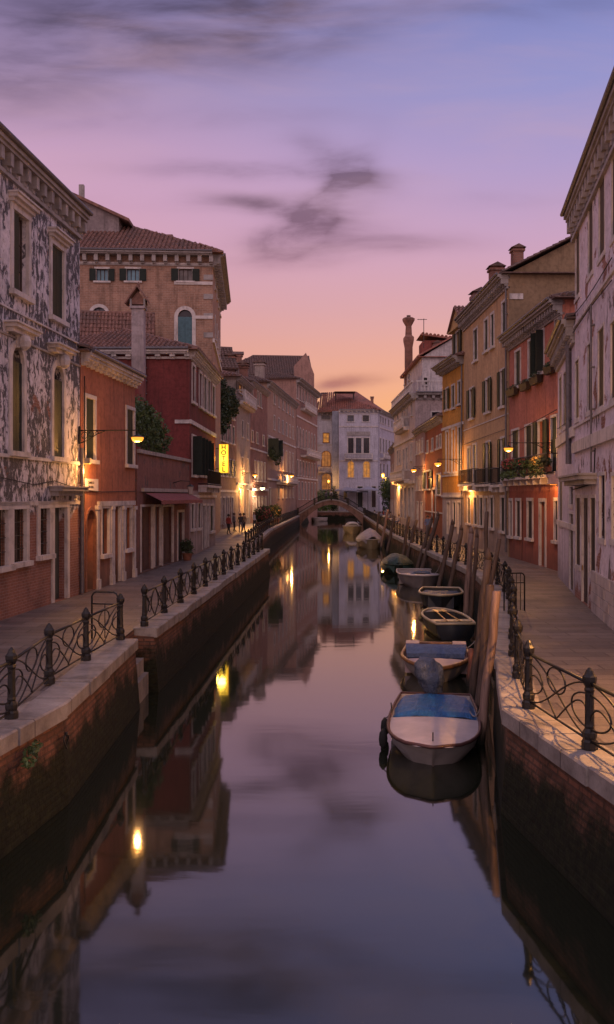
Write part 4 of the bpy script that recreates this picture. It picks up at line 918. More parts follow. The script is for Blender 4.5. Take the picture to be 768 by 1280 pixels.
for (a, c, y, where) in ((639, 650, 492, 'farthest'), (656, 665.5, 485, 'second farthest'), (669, 680, 477, 'second nearest'), (687, 697, 464, 'nearest')):
    u0, u1 = sorted((P.u(a), P.u(c))); z = P.z((a+c)/2, y); o = thing('flower_box', '%s wicker window box of dry plants on the salmon house' % where, 'flower box', P.world((u0+u1)/2, -.18, z), P.th, 'flower boxes on the salmon house')
    g = MB(); L2 = (u1-u0)/2; g.poly([(-L2, -.16, .25), (L2, -.16, .25), (L2*.85, -.08, -.12), (-L2*.85, -.08, -.12)]); g.poly([(L2, .14, .25), (-L2, .14, .25), (-L2*.85, .1, -.12), (L2*.85, .1, -.12)]); g.poly([(-L2, .14, .25), (-L2, -.16, .25), (-L2*.85, -.08, -.12), (-L2*.85, .1, -.12)]); g.poly([(L2, -.16, .25), (L2, .14, .25), (L2*.85, .1, -.12), (L2*.85, -.08, -.12)]); g.box(-L2*.8, L2*.8, -.1, .1, -.11, .2); g.build('box', shut_b, o)
    g = MB(); foliage(g, [(x*L2, -.05, .28, L2*.4, .16, .14) for x in (-.6, 0, .6)], 160, .09); g.build('plants', leaf_d, o)
def window_plants(P, a, c, y, h, label, m, fl=None, n=900, name='balcony_plants'):
    u0, u1 = sorted((P.u(a), P.u(c))); z = P.z((a+c)/2, y); o = thing(name, label, 'plants', P.world((u0+u1)/2, -.35, z), P.th); L2 = (u1-u0)/2
    g = MB(); g.box(-L2, L2, -.13, .13, 0, .2); g.build('trough', clay, o)
    k = max(3, int(L2*2)); g = MB(); foliage(g, [(-L2+2*L2*(i+.5)/k, random.uniform(-.12, .08), .25+h*random.uniform(.25, .6), L2/k*1.3, .28, h*.45) for i in range(k)], n, .13); foliage(g, [(-L2+2*L2*(i+.5)/k, -.22, .0, L2/k, .12, .25) for i in range(k)], n//4, .11)
    if fl: foliage(g, [(0, -.18, .3+h*.45, L2*.9, .2, h*.45)], n//7, .09, 1)
    g.build('foliage', [m, fl] if fl else m, o)
window_plants(P, 638.5, 660, 594, .75, 'bushy green balcony planting at the far end of the salmon house balcony, behind the lamp', leaf_m, flower_m, 1500)
window_plants(P, 663, 672, 592, .5, 'red flowering balcony plants in the middle of the salmon house balcony', leaf_d, flower_m, 500)
window_plants(P, 676, 696, 590, .5, 'orange flowering plants at the near end of the salmon house balcony', leaf_d, flower_y, 900)

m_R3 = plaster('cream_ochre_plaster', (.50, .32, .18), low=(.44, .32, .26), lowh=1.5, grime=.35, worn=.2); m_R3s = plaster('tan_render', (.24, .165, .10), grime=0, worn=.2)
A, B = pt(580, 64.2), pt(635.8, 50.7)
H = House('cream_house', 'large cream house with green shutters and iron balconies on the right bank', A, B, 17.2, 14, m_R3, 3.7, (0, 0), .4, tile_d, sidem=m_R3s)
P = H.front
for a, c, yt, yb in ((593, 597.3, 412, 451), (606.3, 610.5, 400, 439), (614.3, 618, 393, 434), (628.4, 632.6, 378, 424)): P.win(a, c, yt, yb, fr=.14, sh='half', shm=shut_g)
for a, c, yt, yb in ((588, 592.5, 486, 523), (608, 613, 474, 515), (626.5, 631, 463, 508)): P.win(a, c, yt, yb, sh='open')
for a, c, yt, yb in ((585.3, 588.5, 560, 604), (592.3, 596.0, 556, 604), (608.5, 613, 553, 604), (627, 631.3, 548, 604)): P.win(a, c, yt, yb-1, sh='open' if a > 600 else 'closed')
P.balcony(581, 599, 605, .95, .5); P.balcony(602, 620, 605.5, .95, .5); P.balcony(623, 634, 606, .95, .5)
for a, c, yb in ((585, 588.5, 654), (593.3, 597, 656), (600.3, 604, 657), (613.3, 617.3, 660), (626.7, 631.7, 664)): P.win(a, c, 622, yb, fr=.15, sh='closed')
P.win(606.7, 610.5, 622, 684, leaf=door_m, sill=False, name='door'); P.band(610, 612, .2, .1); P.cable([(581, 556), (610, 545), (635, 536)]); P.band(610, 527, .07, .04)
P.cornice(.8, .6, .5, grey_stone, dh=.28); P.pipe(634.8, 350, 690)
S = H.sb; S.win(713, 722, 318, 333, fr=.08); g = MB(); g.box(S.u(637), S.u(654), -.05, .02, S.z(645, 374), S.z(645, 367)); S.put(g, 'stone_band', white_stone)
H.chimney(P.u(606), .7, 17.0, 19.2, .75, .75, m=m_chb); H.chimney(P.u(627), .9, 17.3, 19.1, .6, .6, m=m_chb)
H.done()

m_R4 = plaster('ochre_plaster', (.56, .27, .055), low=(.44, .37, .36), lowh=3.6, grime=.3, worn=.2)
A, B = pt(553.3, 71.4), pt(579.6, 64.4)
H = House('ochre_house', 'bright ochre yellow house with a pedimented dormer on the right bank', A, B, 14.8, 9, m_R4, 1.8, (1, 1), .5, tile_r)
P = H.front
for a, c, yt, yb in ((558, 561, 486, 512), (565.3, 568.8, 482, 510), (573, 576.6, 477, 505)): P.win(a, c, yt, yb, sh='open' if a < 560 else 'closed')
for a, c, yt, yb in ((558, 561.3, 540, 590), (565.3, 568.8, 537, 590), (573, 576.6, 534, 589)): P.win(a, c, yt, yb, sh='closed' if a > 570 else None, fr=.16)
P.band(566, 533, .2, .1); P.band(566, 594, .15, .1)
for a, c, yb in ((559.5, 562.6, 668), (573, 576.5, 668)): P.win(a, c, 628, yb, leaf=door_m, sill=False, name='door')
P.win(567, 570, 628, 656, sh='closed'); P.band(566, 620, .2, .12); P.cornice(.6, .8, .6, grey_stone, dh=.2, gutter=True); P.pipe(579, 450, 670)
# dormer with pediment
dz0, dz1, dz2 = 14.8, zat(413, 68), zat(388, 68); q0 = P.A-P.out*.2+P.d*P.u(562)
D = Plane(H.root, q0, q0+P.d*(P.u(577.5)-P.u(562)), dz1, plaster('dormer_plaster', (.46, .29, .13), grime=0), z0=dz0)
D.opening(D.L*.35, D.L*.65, .25, dz1-dz0-.3, sh='open'); wl = D.wall('dormer'); g = MB(); L_, hh = D.L, D.H; gh = dz2-dz1
g.poly([(-.2, -.15, hh), (L_+.2, -.15, hh), (L_/2, -.15, hh+gh)]); g.box(-.25, L_+.25, -.3, .02, hh-.12, hh-.001); g.poly([(0, 0, 0), (0, 4, 0), (0, 4, hh), (0, 0, hh)]); g.poly([(L_, 0, 0), (L_, 4, 0), (L_, 4, hh), (L_, 0, hh)]); g.build('pediment', D.m, wl)
g = MB(); ridge = Vector((L_/2, -.35, hh+gh+.05))
for sx_ in (0, 1):
    e = Vector((-.35 if not sx_ else L_+.35, -.35, hh-.05)); g.poly([e, e+Vector((0, 4.4, 0)), ridge+Vector((0, 4.4, 0)), ridge]); tiles(g, e, Vector((0, 4.4, 0)), ridge-e, lambda a, b: True, .26, .4)
g.build('dormer_roof', tile_r, wl)
H.chimney(6.6, 1.2, 15.2, 19.4, .9, .9); H.done()

m_R5 = plaster('burnt_orange_plaster', (.36, .10, .045), grime=.4, worn=.25)
A, B = pt(531.8, 83), pt(553.6, 71.6)
H = House('burnt_orange_house', 'low burnt orange house lit by a street lamp on the right bank', A, B, 11.2, 9, m_R5, 1.6, (1, 1), .4, tile_d, tstep=.35)
P = H.front
P.win(546.3, 551.5, 593, 618, sh='closed'); P.win(533, 538.5, 589, 611, sh='open'); P.win(540.5, 545, 612, 660, leaf=door_m, sill=False, name='door', fr=.18); P.row([535, 541, 547, 551], (541, 549, 563), .9, sh='closed', shm=shut_b)
P.band(541, 640, .0+.1, .06); P.cornice(.5, .4, .6, grey_stone, dh=.16); H.chimney(3, 3, 11.6, 14.4, .8, .8); H.done()
m_R5b = plaster('faded_pink_plaster', (.40, .26, .23), grime=.4); A = pt(519.5, 92)
H = House('faded_pink_house', 'small faded pink house between the burnt orange house and the loggia palazzo', A, pt(531.6, 83.1), 11.3, 9, m_R5b, 1.2, (0, 0), .3, tile_d, tstep=.35)
P = H.front; P.row([521.5, 524.8, 528.5], (525, 551, 566), .9, fr=.14); P.row([521.5, 525, 529], (525, 596, 612), 1.0, sh='closed'); P.row([522.5, 527.5], (525, 628, 660), 1.2, leaf=door_m, sill=False, name='door'); P.cornice(.4, .3, 0); H.done()

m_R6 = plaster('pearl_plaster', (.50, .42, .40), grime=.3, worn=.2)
A, B = pt(493, 113), pt(519.3, 92.2)
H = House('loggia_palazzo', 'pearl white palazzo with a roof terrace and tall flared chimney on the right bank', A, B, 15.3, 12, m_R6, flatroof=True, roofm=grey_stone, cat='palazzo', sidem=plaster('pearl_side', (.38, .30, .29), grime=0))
P = H.front; S = H.sb
P.row([503.5, 506.5, 509.5], (506, 511, 534), 1.1, fr=.14); P.balcony(501, 512, 536, 1, .8, 'stone'); P.row([505.3, 509], (507, 561, 587), 1.2, fr=.16); P.row([497.5, 500.5, 514.5], (500, 562, 580), 1.1, fr=.14); P.row([497.5, 515], (500, 514, 530), 1.1)
P.balcony(496, 513, 600, 1, .8, 'stone'); P.row([497.5, 502, 507, 512, 516.5], (507, 610, 648), 1.5, leaf=door_m, sill=False, name='door', fr=.2); P.band(505, 552, .3, .15); P.band(505, 604, .3, .2)
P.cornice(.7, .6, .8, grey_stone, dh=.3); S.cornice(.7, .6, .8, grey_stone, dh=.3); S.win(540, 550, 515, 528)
g = MB()
for (p, L0) in ((P, P.L),): g.box(0, L0, -.4, -.2, p.H+1.05, p.H+1.2); [g.lathe([(.05, 0), (.09, .3), (.05, .7), (.06, 1.05)], x*.35+.2, -.3, p.H, 6) for x in range(int(L0/.35))]
P.put(g, 'roof_balustrade', white_stone)
g = MB(); g.box(0, 6.2, -.4, -.2, S.H+1.05, S.H+1.2); [g.lathe([(.05, 0), (.09, .3), (.05, .7), (.06, 1.05)], x*.35+.2, -.3, S.H, 6) for x in range(17)]; S.put(g, 'roof_balustrade', white_stone)
H.done()
c0 = P.A-P.out*.9+P.d*2.6; c1 = P.A-P.out*.9+P.d*19.2
H2 = House('roof_pavilion', 'white pavilion under a tiled roof on top of the loggia palazzo', c0, c1, zat(452, 97), 7, plaster('pavilion_white', (.52, .47, .47), grime=0), 2.2, (0, 0), .4, tile_f, z0=15.26, tstep=.35, cat='pavilion')
H2.sb.win(521.5, 534.5, 472, 481, fr=.1); H2.front.row([507, 512], (509, 462, 478), 1.2, fr=.18)
chimney(H2.root, Vector(((511-384)/F*108, 108)), 18, zat(397, 108), .85, .85, 'flared', m_chb); H2.chimney(6.5, 3, 18, zat(420, 100), .8, .8); H2.done()
g = MB(); g.box(-1.6, 1.7, 0, 4, -3, .6); q = pt(547, 104); o_ = thing('roof_block', 'red brick attic with a mono-pitch tile roof behind the loggia palazzo', 'attic', (q.x, q.y, zat(432, 104))); g.build('wall', m_red, o_)
g = MB(); g.poly([(-1.9, -.4, 1.3), (2.0, -.4, .8), (2.0, 4.4, .8), (-1.9, 4.4, 1.3)]); g.poly([(-1.9, -.4, 1.15), (2.0, -.4, .6), (2.0, -.4, .8), (-1.9, -.4, 1.3)]); tiles(g, (2.0, -.4, .8), (-3.9, 0, .5), (0, 4.8, 0), lambda a, b: True, .4, .6); g.build('roof', tile_f, o_)
an = thing('antenna', 'thin television aerial on the roof left of the red attic', 'antenna', (*pt(530, 100), zat(435, 100))); g = MB(); g.tube([(0, 0, 0), (0, 0, 3.2)], .04, 5); g.build('mast', iron, an); g = MB(); g.tube([(-.7, 0, 3.1), (.35, 0, 3.1)], .03, 4); [g.tube([(x, -.3, 3.1), (x, .3, 3.1)], .02, 4) for x in (-.6, -.3, 0)]; g.build('bars', iron, an)
H = House('end_right_house', 'dim house standing beyond the loggia palazzo near the bridge', Vector((13.6, 150)), Vector((11.9, 114)), 12.2, 10, m_R5b, 1.5, (1, 1), .4, tile_d, tstep=.5)
P = H.front
for k_ in range(6): P.opening(2+k_*5.5, 3.3+k_*5.5, 6.2, 8.2, sh='closed'); P.opening(2+k_*5.5, 3.6+k_*5.5, .05, 2.7, sill=False, leaf=door_m, name='door')
P.cornice(.5, .4, .8); H.done()

# ------------------------------------------------------------------ bridge
br_ = thing('arched_bridge', 'low stone footbridge arching over the canal in the distance', 'bridge', (-1.6, 158.5, 0)); L = 11.6; Wd = 3.2; N = 28
dz = lambda t: ZP+.05+2.55*math.sin(math.pi*t)**1.15; az = lambda t: -.3+3.75*math.sin(math.pi*min(1, max(0, (t-.03)/.94)))**.8
g = MB()
for i in range(N):
    t0, t1 = i/N, (i+1)/N; x0, x1 = L*t0, L*t1
    for y in (0, Wd): g.poly([(x0, y, az(t0)), (x1, y, az(t1)), (x1, y, dz(t1)), (x0, y, dz(t0))])
    g.poly([(x0, 0, az(t0)), (x1, 0, az(t1)), (x1, Wd, az(t1)), (x0, Wd, az(t0))]); g.poly([(x0, 0, dz(t0)), (x1, 0, dz(t1)), (x1, Wd, dz(t1)), (x0, Wd, dz(t0))])
g.build('arch', brick('bridge_brick', (.24, .14, .11, 1), (.16, .09, .075, 1), (.2, .16, .14, 1), 1.5), br_)
for y in (-.12, Wd-.1):
    for (nm_, zf, h) in (('deck_edging', dz, .2), ('arch_ring', az, .32)):
        g = MB()
        for i in range(N):
            t0, t1 = i/N, (i+1)/N; x0, x1 = L*t0, L*t1
            a, b_, c, d = (x0, y, zf(t0)), (x1, y, zf(t1)), (x1, y, zf(t1)+h), (x0, y, zf(t0)+h); g.poly([a, b_, c, d]); o2 = (0, .22, 0); a2, b2, c2, d2 = [tuple(Vector(v)+Vector(o2)) for v in (a, b_, c, d)]; g.poly([d, c, c2, d2]); g.poly([a2, b2, c2, d2]); g.poly([a, b_, b2, a2])
        g.build(nm_, MATS['bridge_brick'] if nm_ == 'arch_ring' else grey_stone, br_)
for y in (0.0, Wd-.02):
    g = MB(); g.tube([(L*i/N, y, dz(i/N)+1.1) for i in range(N+1)], .045, 5); g.tube([(L*i/N, y, dz(i/N)+.35) for i in range(N+1)], .025, 4)
    for i in range(0, 57): t = i/56; g.tube([(L*t, y, dz(t)+.1), (L*t, y, dz(t)+1.1)], .018, 4)
    for t in (0, .25, .5, .75, 1): g.box(L*t-.13, L*t+.13, y-.13, y+.13, dz(t), dz(t)+1.25)
    g.build('parapet_railing', iron, br_)

# ------------------------------------------------------------------ lamps, hotel sign
def plight(parent, loc, power, col=(1, .46, .12), rad=.08):
    l = bpy.data.lights.new('lamp_light', 'POINT'); l.energy = power; l.color = col; l.shadow_soft_size = rad
    o = bpy.data.objects.new('lamp_light', l); C.collection.objects.link(o); o.parent = parent; o.location = loc; return o
def bracket_lamp(label, P, u_, z, reach, power, m=lamp_m, scroll=True, head='bell', size=1.0, name='street_lamp'):
    """lamp on an arm standing straight out of wall plane P at (u_, z)"""
    o = thing(name, label, 'street lamp', P.world(u_, 0, z), P.th); g = MB()
    g.tube([(0, 0, .0), (0, -reach, .0)], .022, 6); g.box(-.07, .07, -.04, .0, -.45, .15)
    if scroll:
        g.tube([(0, -.02, -.42), (0, -.3, -.33), (0, -.62, -.12), (0, -.9, -.02)], .018, 5)
        for (cy, cz, r) in ((-.18, -.16, .11), (-.42, -.12, .085), (-.62, -.08, .05)): g.tube([(0, cy+r*math.cos(a*.6), cz+r*math.sin(a*.6)) for a in range(11)], .013, 4)
    g.build('bracket', iron, o); s = size; y = -reach+.02; g = MB()
    g.tube([(0, y, 0), (0, y, -.14)], .014, 5); g.lathe([(.03*s, 0), (.05*s, -.05*s), (.12*s, -.09*s), (.30*s, -.15*s), (.31*s, -.17*s), (.27*s, -.165*s)], 0, y, -.10, 12); g.build('shade', iron, o, True)
    g = MB(); g.lathe([(.23*s, 0), (.24*s, -.05*s), (.20*s, -.15*s), (.10*s, -.20*s)], 0, y, -.27*s, 12); g.build('bulb', m, o, True)
    plight(o, (0, y, -.62*s), power, (1, .45, .12) if m is lamp_m else (1, .66, .34)); return o
def fr(px0, z_px, Y):  return None
P1 = Plane(thing_dummy := type('r', (), {'location': Vector((0, 0, 0))})(), A1, B1, 14, None)
# left lamp: arm along the photo's left-right from the palazzo corner
def free_lamp(label, x, y, z, rz, reach, power, **k):
    class Q: pass
    q = Q(); q.th = rz; q.world = lambda a, b, c: Vector((x, y, z)); return bracket_lamp(label, q, 0, 0, reach, power, **k)
zL = zat(539.5, 31.6); free_lamp('scrolled iron bracket lamp reaching out from the corner of the weathered palazzo', B1.x+.02, B1.y-.15, zL, R(83), 2.05, 170, size=.85)
# flood lamp box under it
def wall_box(label, P, px, py, power, ang=100, tilt=(0, -.25, -1), m=lamp_m, col=(1, .42, .10)):
    o = thing('wall_light', label, 'wall light', P.world(P.u(px), 0, P.z(px, py)), P.th)
    g = MB(); g.box(-.1, .1, -.32, -.02, .02, .2); g.box(-.03, .03, -.05, .01, -.1, .1); g.build('housing', pale_metal, o); g = MB(); g.box(-.08, .08, -.30, -.05, .0, .019); g.build('lens', m, o)
    plight(o, (0, -.42, -.25), power, col, .06); return o
tp = MATS
PL2 = Plane(thing_dummy, B1+Vector((.02, .05)), B2, 9.9, None); wall_box('small wall light fixed beside the street plaque at the palazzo corner', PL2, 102, 580, 170)
# hotel sign
sg = thing('hotel_sign', 'glowing yellow vertical HOTEL sign projecting from the dark red house', 'sign', (*pt(280, 62.2), zat(590.5, 62.2)))
sh_ = zat(556, 62.2)-zat(590.5, 62.2); sw = 10.5*62.2/F; g = MB(); g.box(-sw/2, sw/2, -.14, .14, 0, sh_); g.build('light_box', sign_m, sg)
g = MB(); t_ = .05
for a in (-1, 1): g.box(a*(sw/2)-.02, a*(sw/2)+.02, -.16, .16, -.03, sh_+.03)
for z_ in (-.03, sh_): g.box(-sw/2, sw/2, -.16, .16, z_, z_+.03)
g.build('casing', sign_edge, sg)
for i, ch in enumerate('HOTEL'): text(ch, sh_*.235, p_white, sg, (0, -.147, sh_*(.9-.2*i)), (R(90), 0, 0), ext=.003, off=.014)
g = MB(); xe = pt(270, 62.2).x-pt(280, 62.2).x
for z_ in (.25, sh_-.25): g.tube([(xe, 0, z_), (-sw/2, 0, z_)], .03, 5)
g.build('bracket', iron, sg); plight(sg, (-.1, -.7, sh_/2), 110, (1, .6, .08), .3); plight(sg, (-.6, .5, sh_/2), 70, (1, .6, .08), .2)
# lantern over the awning
Pd = Plane(thing_dummy, A3, B3, 7, None); lo_ = thing('hanging_lantern', 'unlit clear lantern on a curled bracket above the red awning', 'lantern', Pd.world(Pd.u(216), 0, Pd.z(216, 604)), Pd.th)
g = MB(); g.tube([(0, 0, .0), (0, -.4, .12), (0, -.85, .1), (0, -.9, -.08)], .02, 5); g.build('bracket', iron, lo_); g = MB(); g.lathe([(.03, 0), (.17, -.08), (.19, -.1), (.16, -.11)], 0, -.9, -.06, 6); g.build('cap', iron, lo_); g = MB(); g.lathe([(.16, 0), (.09, -.38), (.03, -.42)], 0, -.9, -.17, 6); g.build('glass', flat('lantern_glass', (.35, .30, .28), .2), lo_)
P7 = Plane(thing_dummy, B6, B7, 18, None); P8 = Plane(thing_dummy, B7, B8, 19, None); P9 = Plane(thing_dummy, B8, B9, 20, None)
bracket_lamp('upper amber lamp on the narrow pale grey house beyond the hotel sign', P7, P7.u(303), P7.z(303, 590), 1.5, 1000, size=1.15)
bracket_lamp('brightest white lamp low on the brown brick house, right of the hotel sign', P8, P8.u(316.5), P8.z(316.5, 606), 1.2, 900, m=star_m, size=1.3)
wall_box('amber wall light over the doors of the narrow pale grey house', P7, 300, 611, 900)
bracket_lamp('amber lamp above the balcony of the long pink house', P9, P9.u(352), P9.z(352, 591), 1.6, 900, size=1.4)
# right bank
a_ = pt(637, 50.6); PR = Plane(thing_dummy, a_, Vector((11.2, 40.3)), 13, None)
bracket_lamp('amber street lamp on a long arm in front of the salmon house balcony', PR, PR.u(690), zat(553.5, PR.Y(690))-ZP, 2.0, 220, size=.85)
PO = Plane(thing_dummy, pt(553.3, 71.4), pt(579.6, 64.4), 14, None); bracket_lamp('amber street lamp between the ochre house and the burnt orange house', PO, PO.u(578), zat(574, PO.Y(578))-ZP, 1.75, 420, size=1.0)
PB = Plane(thing_dummy, pt(519.5, 92), pt(531.6, 83.1), 11, None); bracket_lamp('amber street lamp over the faded pink house', PB, PB.u(531), zat(583, PB.Y(531))-ZP, 1.0, 360, size=1.05)
P3 = Plane(thing_dummy, pt(580, 64.2), pt(635.8, 50.7), 17, None); wall_box('amber wall light tucked under the far balcony of the cream house', P3, 590, 612, 200)
PS = Plane(thing_dummy, pt(531.8, 83), pt(553.6, 71.6), 11, None); wall_box('amber wall light beside the door of the burnt orange house', PS, 541, 598, 260)
P6 = Plane(thing_dummy, pt(493, 113), pt(519.3, 92.2), 15, None); wall_box('amber wall light on the ground floor of the loggia palazzo', P6, 499, 607, 420)
wall_box('amber wall light by the far corner window of the salmon house', PR, 697, 606, 34)
pl_ = thing('post_lamp', 'tall street lamp on a thin post in front of the white palazzo', 'street lamp', (*pt(479, 172), ZP)); g = MB(); hz = zat(598, 172)-ZP; g.lathe([(.16, 0), (.14, .5), (.07, .7), (.05, hz)], seg=8); g.build('pole', iron, pl_)
g = MB(); g.lathe([(.08, 0), (.30, .3), (.34, .8), (.12, 1.0)], 0, 0, hz, 8); g.build('globe', lamp_m, pl_, True); plight(pl_, (-.1, -.6, hz+.5), 900)
gl = thing('garden_lamp', 'small warm lamp in the greenery before the white wing', 'garden lamp', (*pt(411, 197), zat(604, 197))); g = MB(); g.lathe([(.05, -2.5), (.05, 0)], seg=6); g.build('pole', iron, gl); g = MB(); g.lathe([(.1, 0), (.3, .2), (.3, .55), (.1, .75)], seg=8); g.build('globe', lamp_m, gl, True); plight(gl, (0, -.8, .4), 500)
# street lamp on the near right palazzo (its shadows of the railing fall on the coping)
PN = Plane(thing_dummy, Vector((8.97, 30.8)), Vector((6.05, 13)), 15, None)
bracket_lamp('amber street lamp on the near end of the white brick palazzo, lighting the paving', PN, 17.5, 4.1, .8, 1300, size=.85)

# ------------------------------------------------------------------ mooring poles
pole_m = wood('mooring_wood', (.085, .055, .042), wet=.15); pole_p = wood('pale_mooring_wood', (.20, .13, .105), wet=.2); pole_r = wood('reddish_mooring_wood', (.22, .08, .05), wet=.2)
def pole(label, pxb, Y, pxt, yt, d, m, tip='flat', leanY=.3):
    k = F/Y; bx, tx = (pxb-384)/k, (pxt-384)/k; zt = CZ-(yt-HY)/k; o = None; g = MB(); pts = []; n = 9
    for i in range(n+1):
        t = i/n; z = -.8+(zt+.8)*t; s_ = (z)/(zt); pts.append(((tx-bx)*s_+.02*math.sin(i*1.7+pxb), leanY*s_*0+.02*math.cos(i*2.1+pxt), z))
    g.tube(pts, d/2*1.02, 10, 0, d/2*.92)
    e = Vector(pts[-1])
    if tip == 'point': g.lathe([(d/2*.9, 0), (d*.34, .14), (.02, .3)], e.x, e.y, e.z, 10)
    else: g.lathe([(d/2*.90, 0), (d*.40, .02)], e.x, e.y, e.z, 10)
    o = g.build('mooring_pole', m, None, True, (bx, Y, 0)); return tag(o, label, 'mooring pole', 'mooring poles along the right quay')
pole('thick pale mooring pole leaning right, nearest of all beside the blue-covered boat', 600, 18.4, 622, 740, .185, pole_p, 'flat')
pole('dark brown mooring pole leaning just behind the thick pale one', 597, 20.0, 612.5, 732, .19, pole_m, 'flat')
pole('dark leaning mooring pole rising above the two nearest poles', 590, 22.5, 610, 700, .19, pole_m, 'point')
pole('thin forked-looking mooring pole with the sharpest lean, over the barrier', 597, 27, 624, 674, .13, pole_m)
pole('thin upright mooring pole against the cream house ground floor', 607, 31, 608.5, 640, .15, pole_m)
pole('short reddish mooring stump between the two covered boats', 587, 24.0, 590, 812, .17, pole_r)
pole('broad flat-topped mooring pole in front of the cream house', 581.5, 36.5, 589.5, 667, .24, pole_p, 'point')
pole('slim mooring pole touching the broad flat-topped one', 587, 35, 597, 672, .17, pole_m, 'point')
pole('leaning mooring pole left of the broad one, by the white open boat', 560, 45, 577, 663, .23, pole_m, 'point')
pole('leaning mooring pole before the ochre house door', 547.5, 48, 566, 656, .24, pole_m, 'point')
pole('tall tilted mooring pole in front of the burnt orange house', 524, 56, 548, 645, .26, pole_m, 'point')
pole('second tilted mooring pole just left of the tall tilted one', 519, 58, 540, 650, .24, pole_m, 'point')
pole('mooring pole behind the green-covered boat, right one of the pair', 507, 65, 521, 650, .26, pole_m)
pole('mooring pole behind the green-covered boat, left one of the pair', 502.5, 66, 511, 646, .25, pole_m)
pole('distant mooring pole right of the silver-covered boat', 484, 79, 493, 645, .28, pole_m)
pole('distant pale-topped mooring pole by the cafe, leaning', 476, 86, 485, 637, .26, pole_p)
pole('farthest thin mooring pole near the cafe railing', 469, 98, 474, 640, .25, pole_m)

# ------------------------------------------------------------------ boats
def boatmat(name, col, rough=.4): return flat(name, col, rough, 0, .15, 3)
hull_w = boatmat('boat_white', (.40, .36, .35)); hull_b = boatmat('boat_dark_hull', (.03, .035, .045)); hull_g = boatmat('boat_green', (.035, .06, .045)); hull_y = boatmat('boat_cream', (.40, .33, .22)); hull_grey = boatmat('boat_grey', (.33, .29, .30))
varn = wood('varnished_wood', (.26, .12, .045), .3, (2, 2, 2)); dark_rub = boatmat('rubbing_strip', (.07, .03, .028), .5)
def tarpm(name, col, rough=.45):
    m, t, b = mat(name); o = t.new('ShaderNodeTexCoord').outputs['Object']; n = t.noise(o, 2.2, 5, .6, 1.2)
    t.put(t.ramp(n, [(.3, tuple(q*.65 for q in col)), (.7, tuple(q*1.25 for q in col))]), b.inputs['Base Color']); b.inputs['Roughness'].default_value = rough; bump(t, b, t.math('ADD', n, t.math('MULTIPLY', t.noise(t.mapping(o, (5, 1.2, 3)), 3, 4, .6, 1.5), .7)), 1.0, .09); return m
tarp_blue = tarpm('blue_tarpaulin', (.018, .12, .33)); tarp_cov = tarpm('pale_blue_cover', (.085, .13, .24)); tarp_grey = tarpm('silver_tarpaulin', (.30, .27, .30)); tarp_green = tarpm('green_tarpaulin', (.02, .055, .045)); tarp_motor = tarpm('grey_blue_cover', (.10, .12, .17)); tarp_navy = tarpm('navy_tarpaulin', (.03, .06, .11))
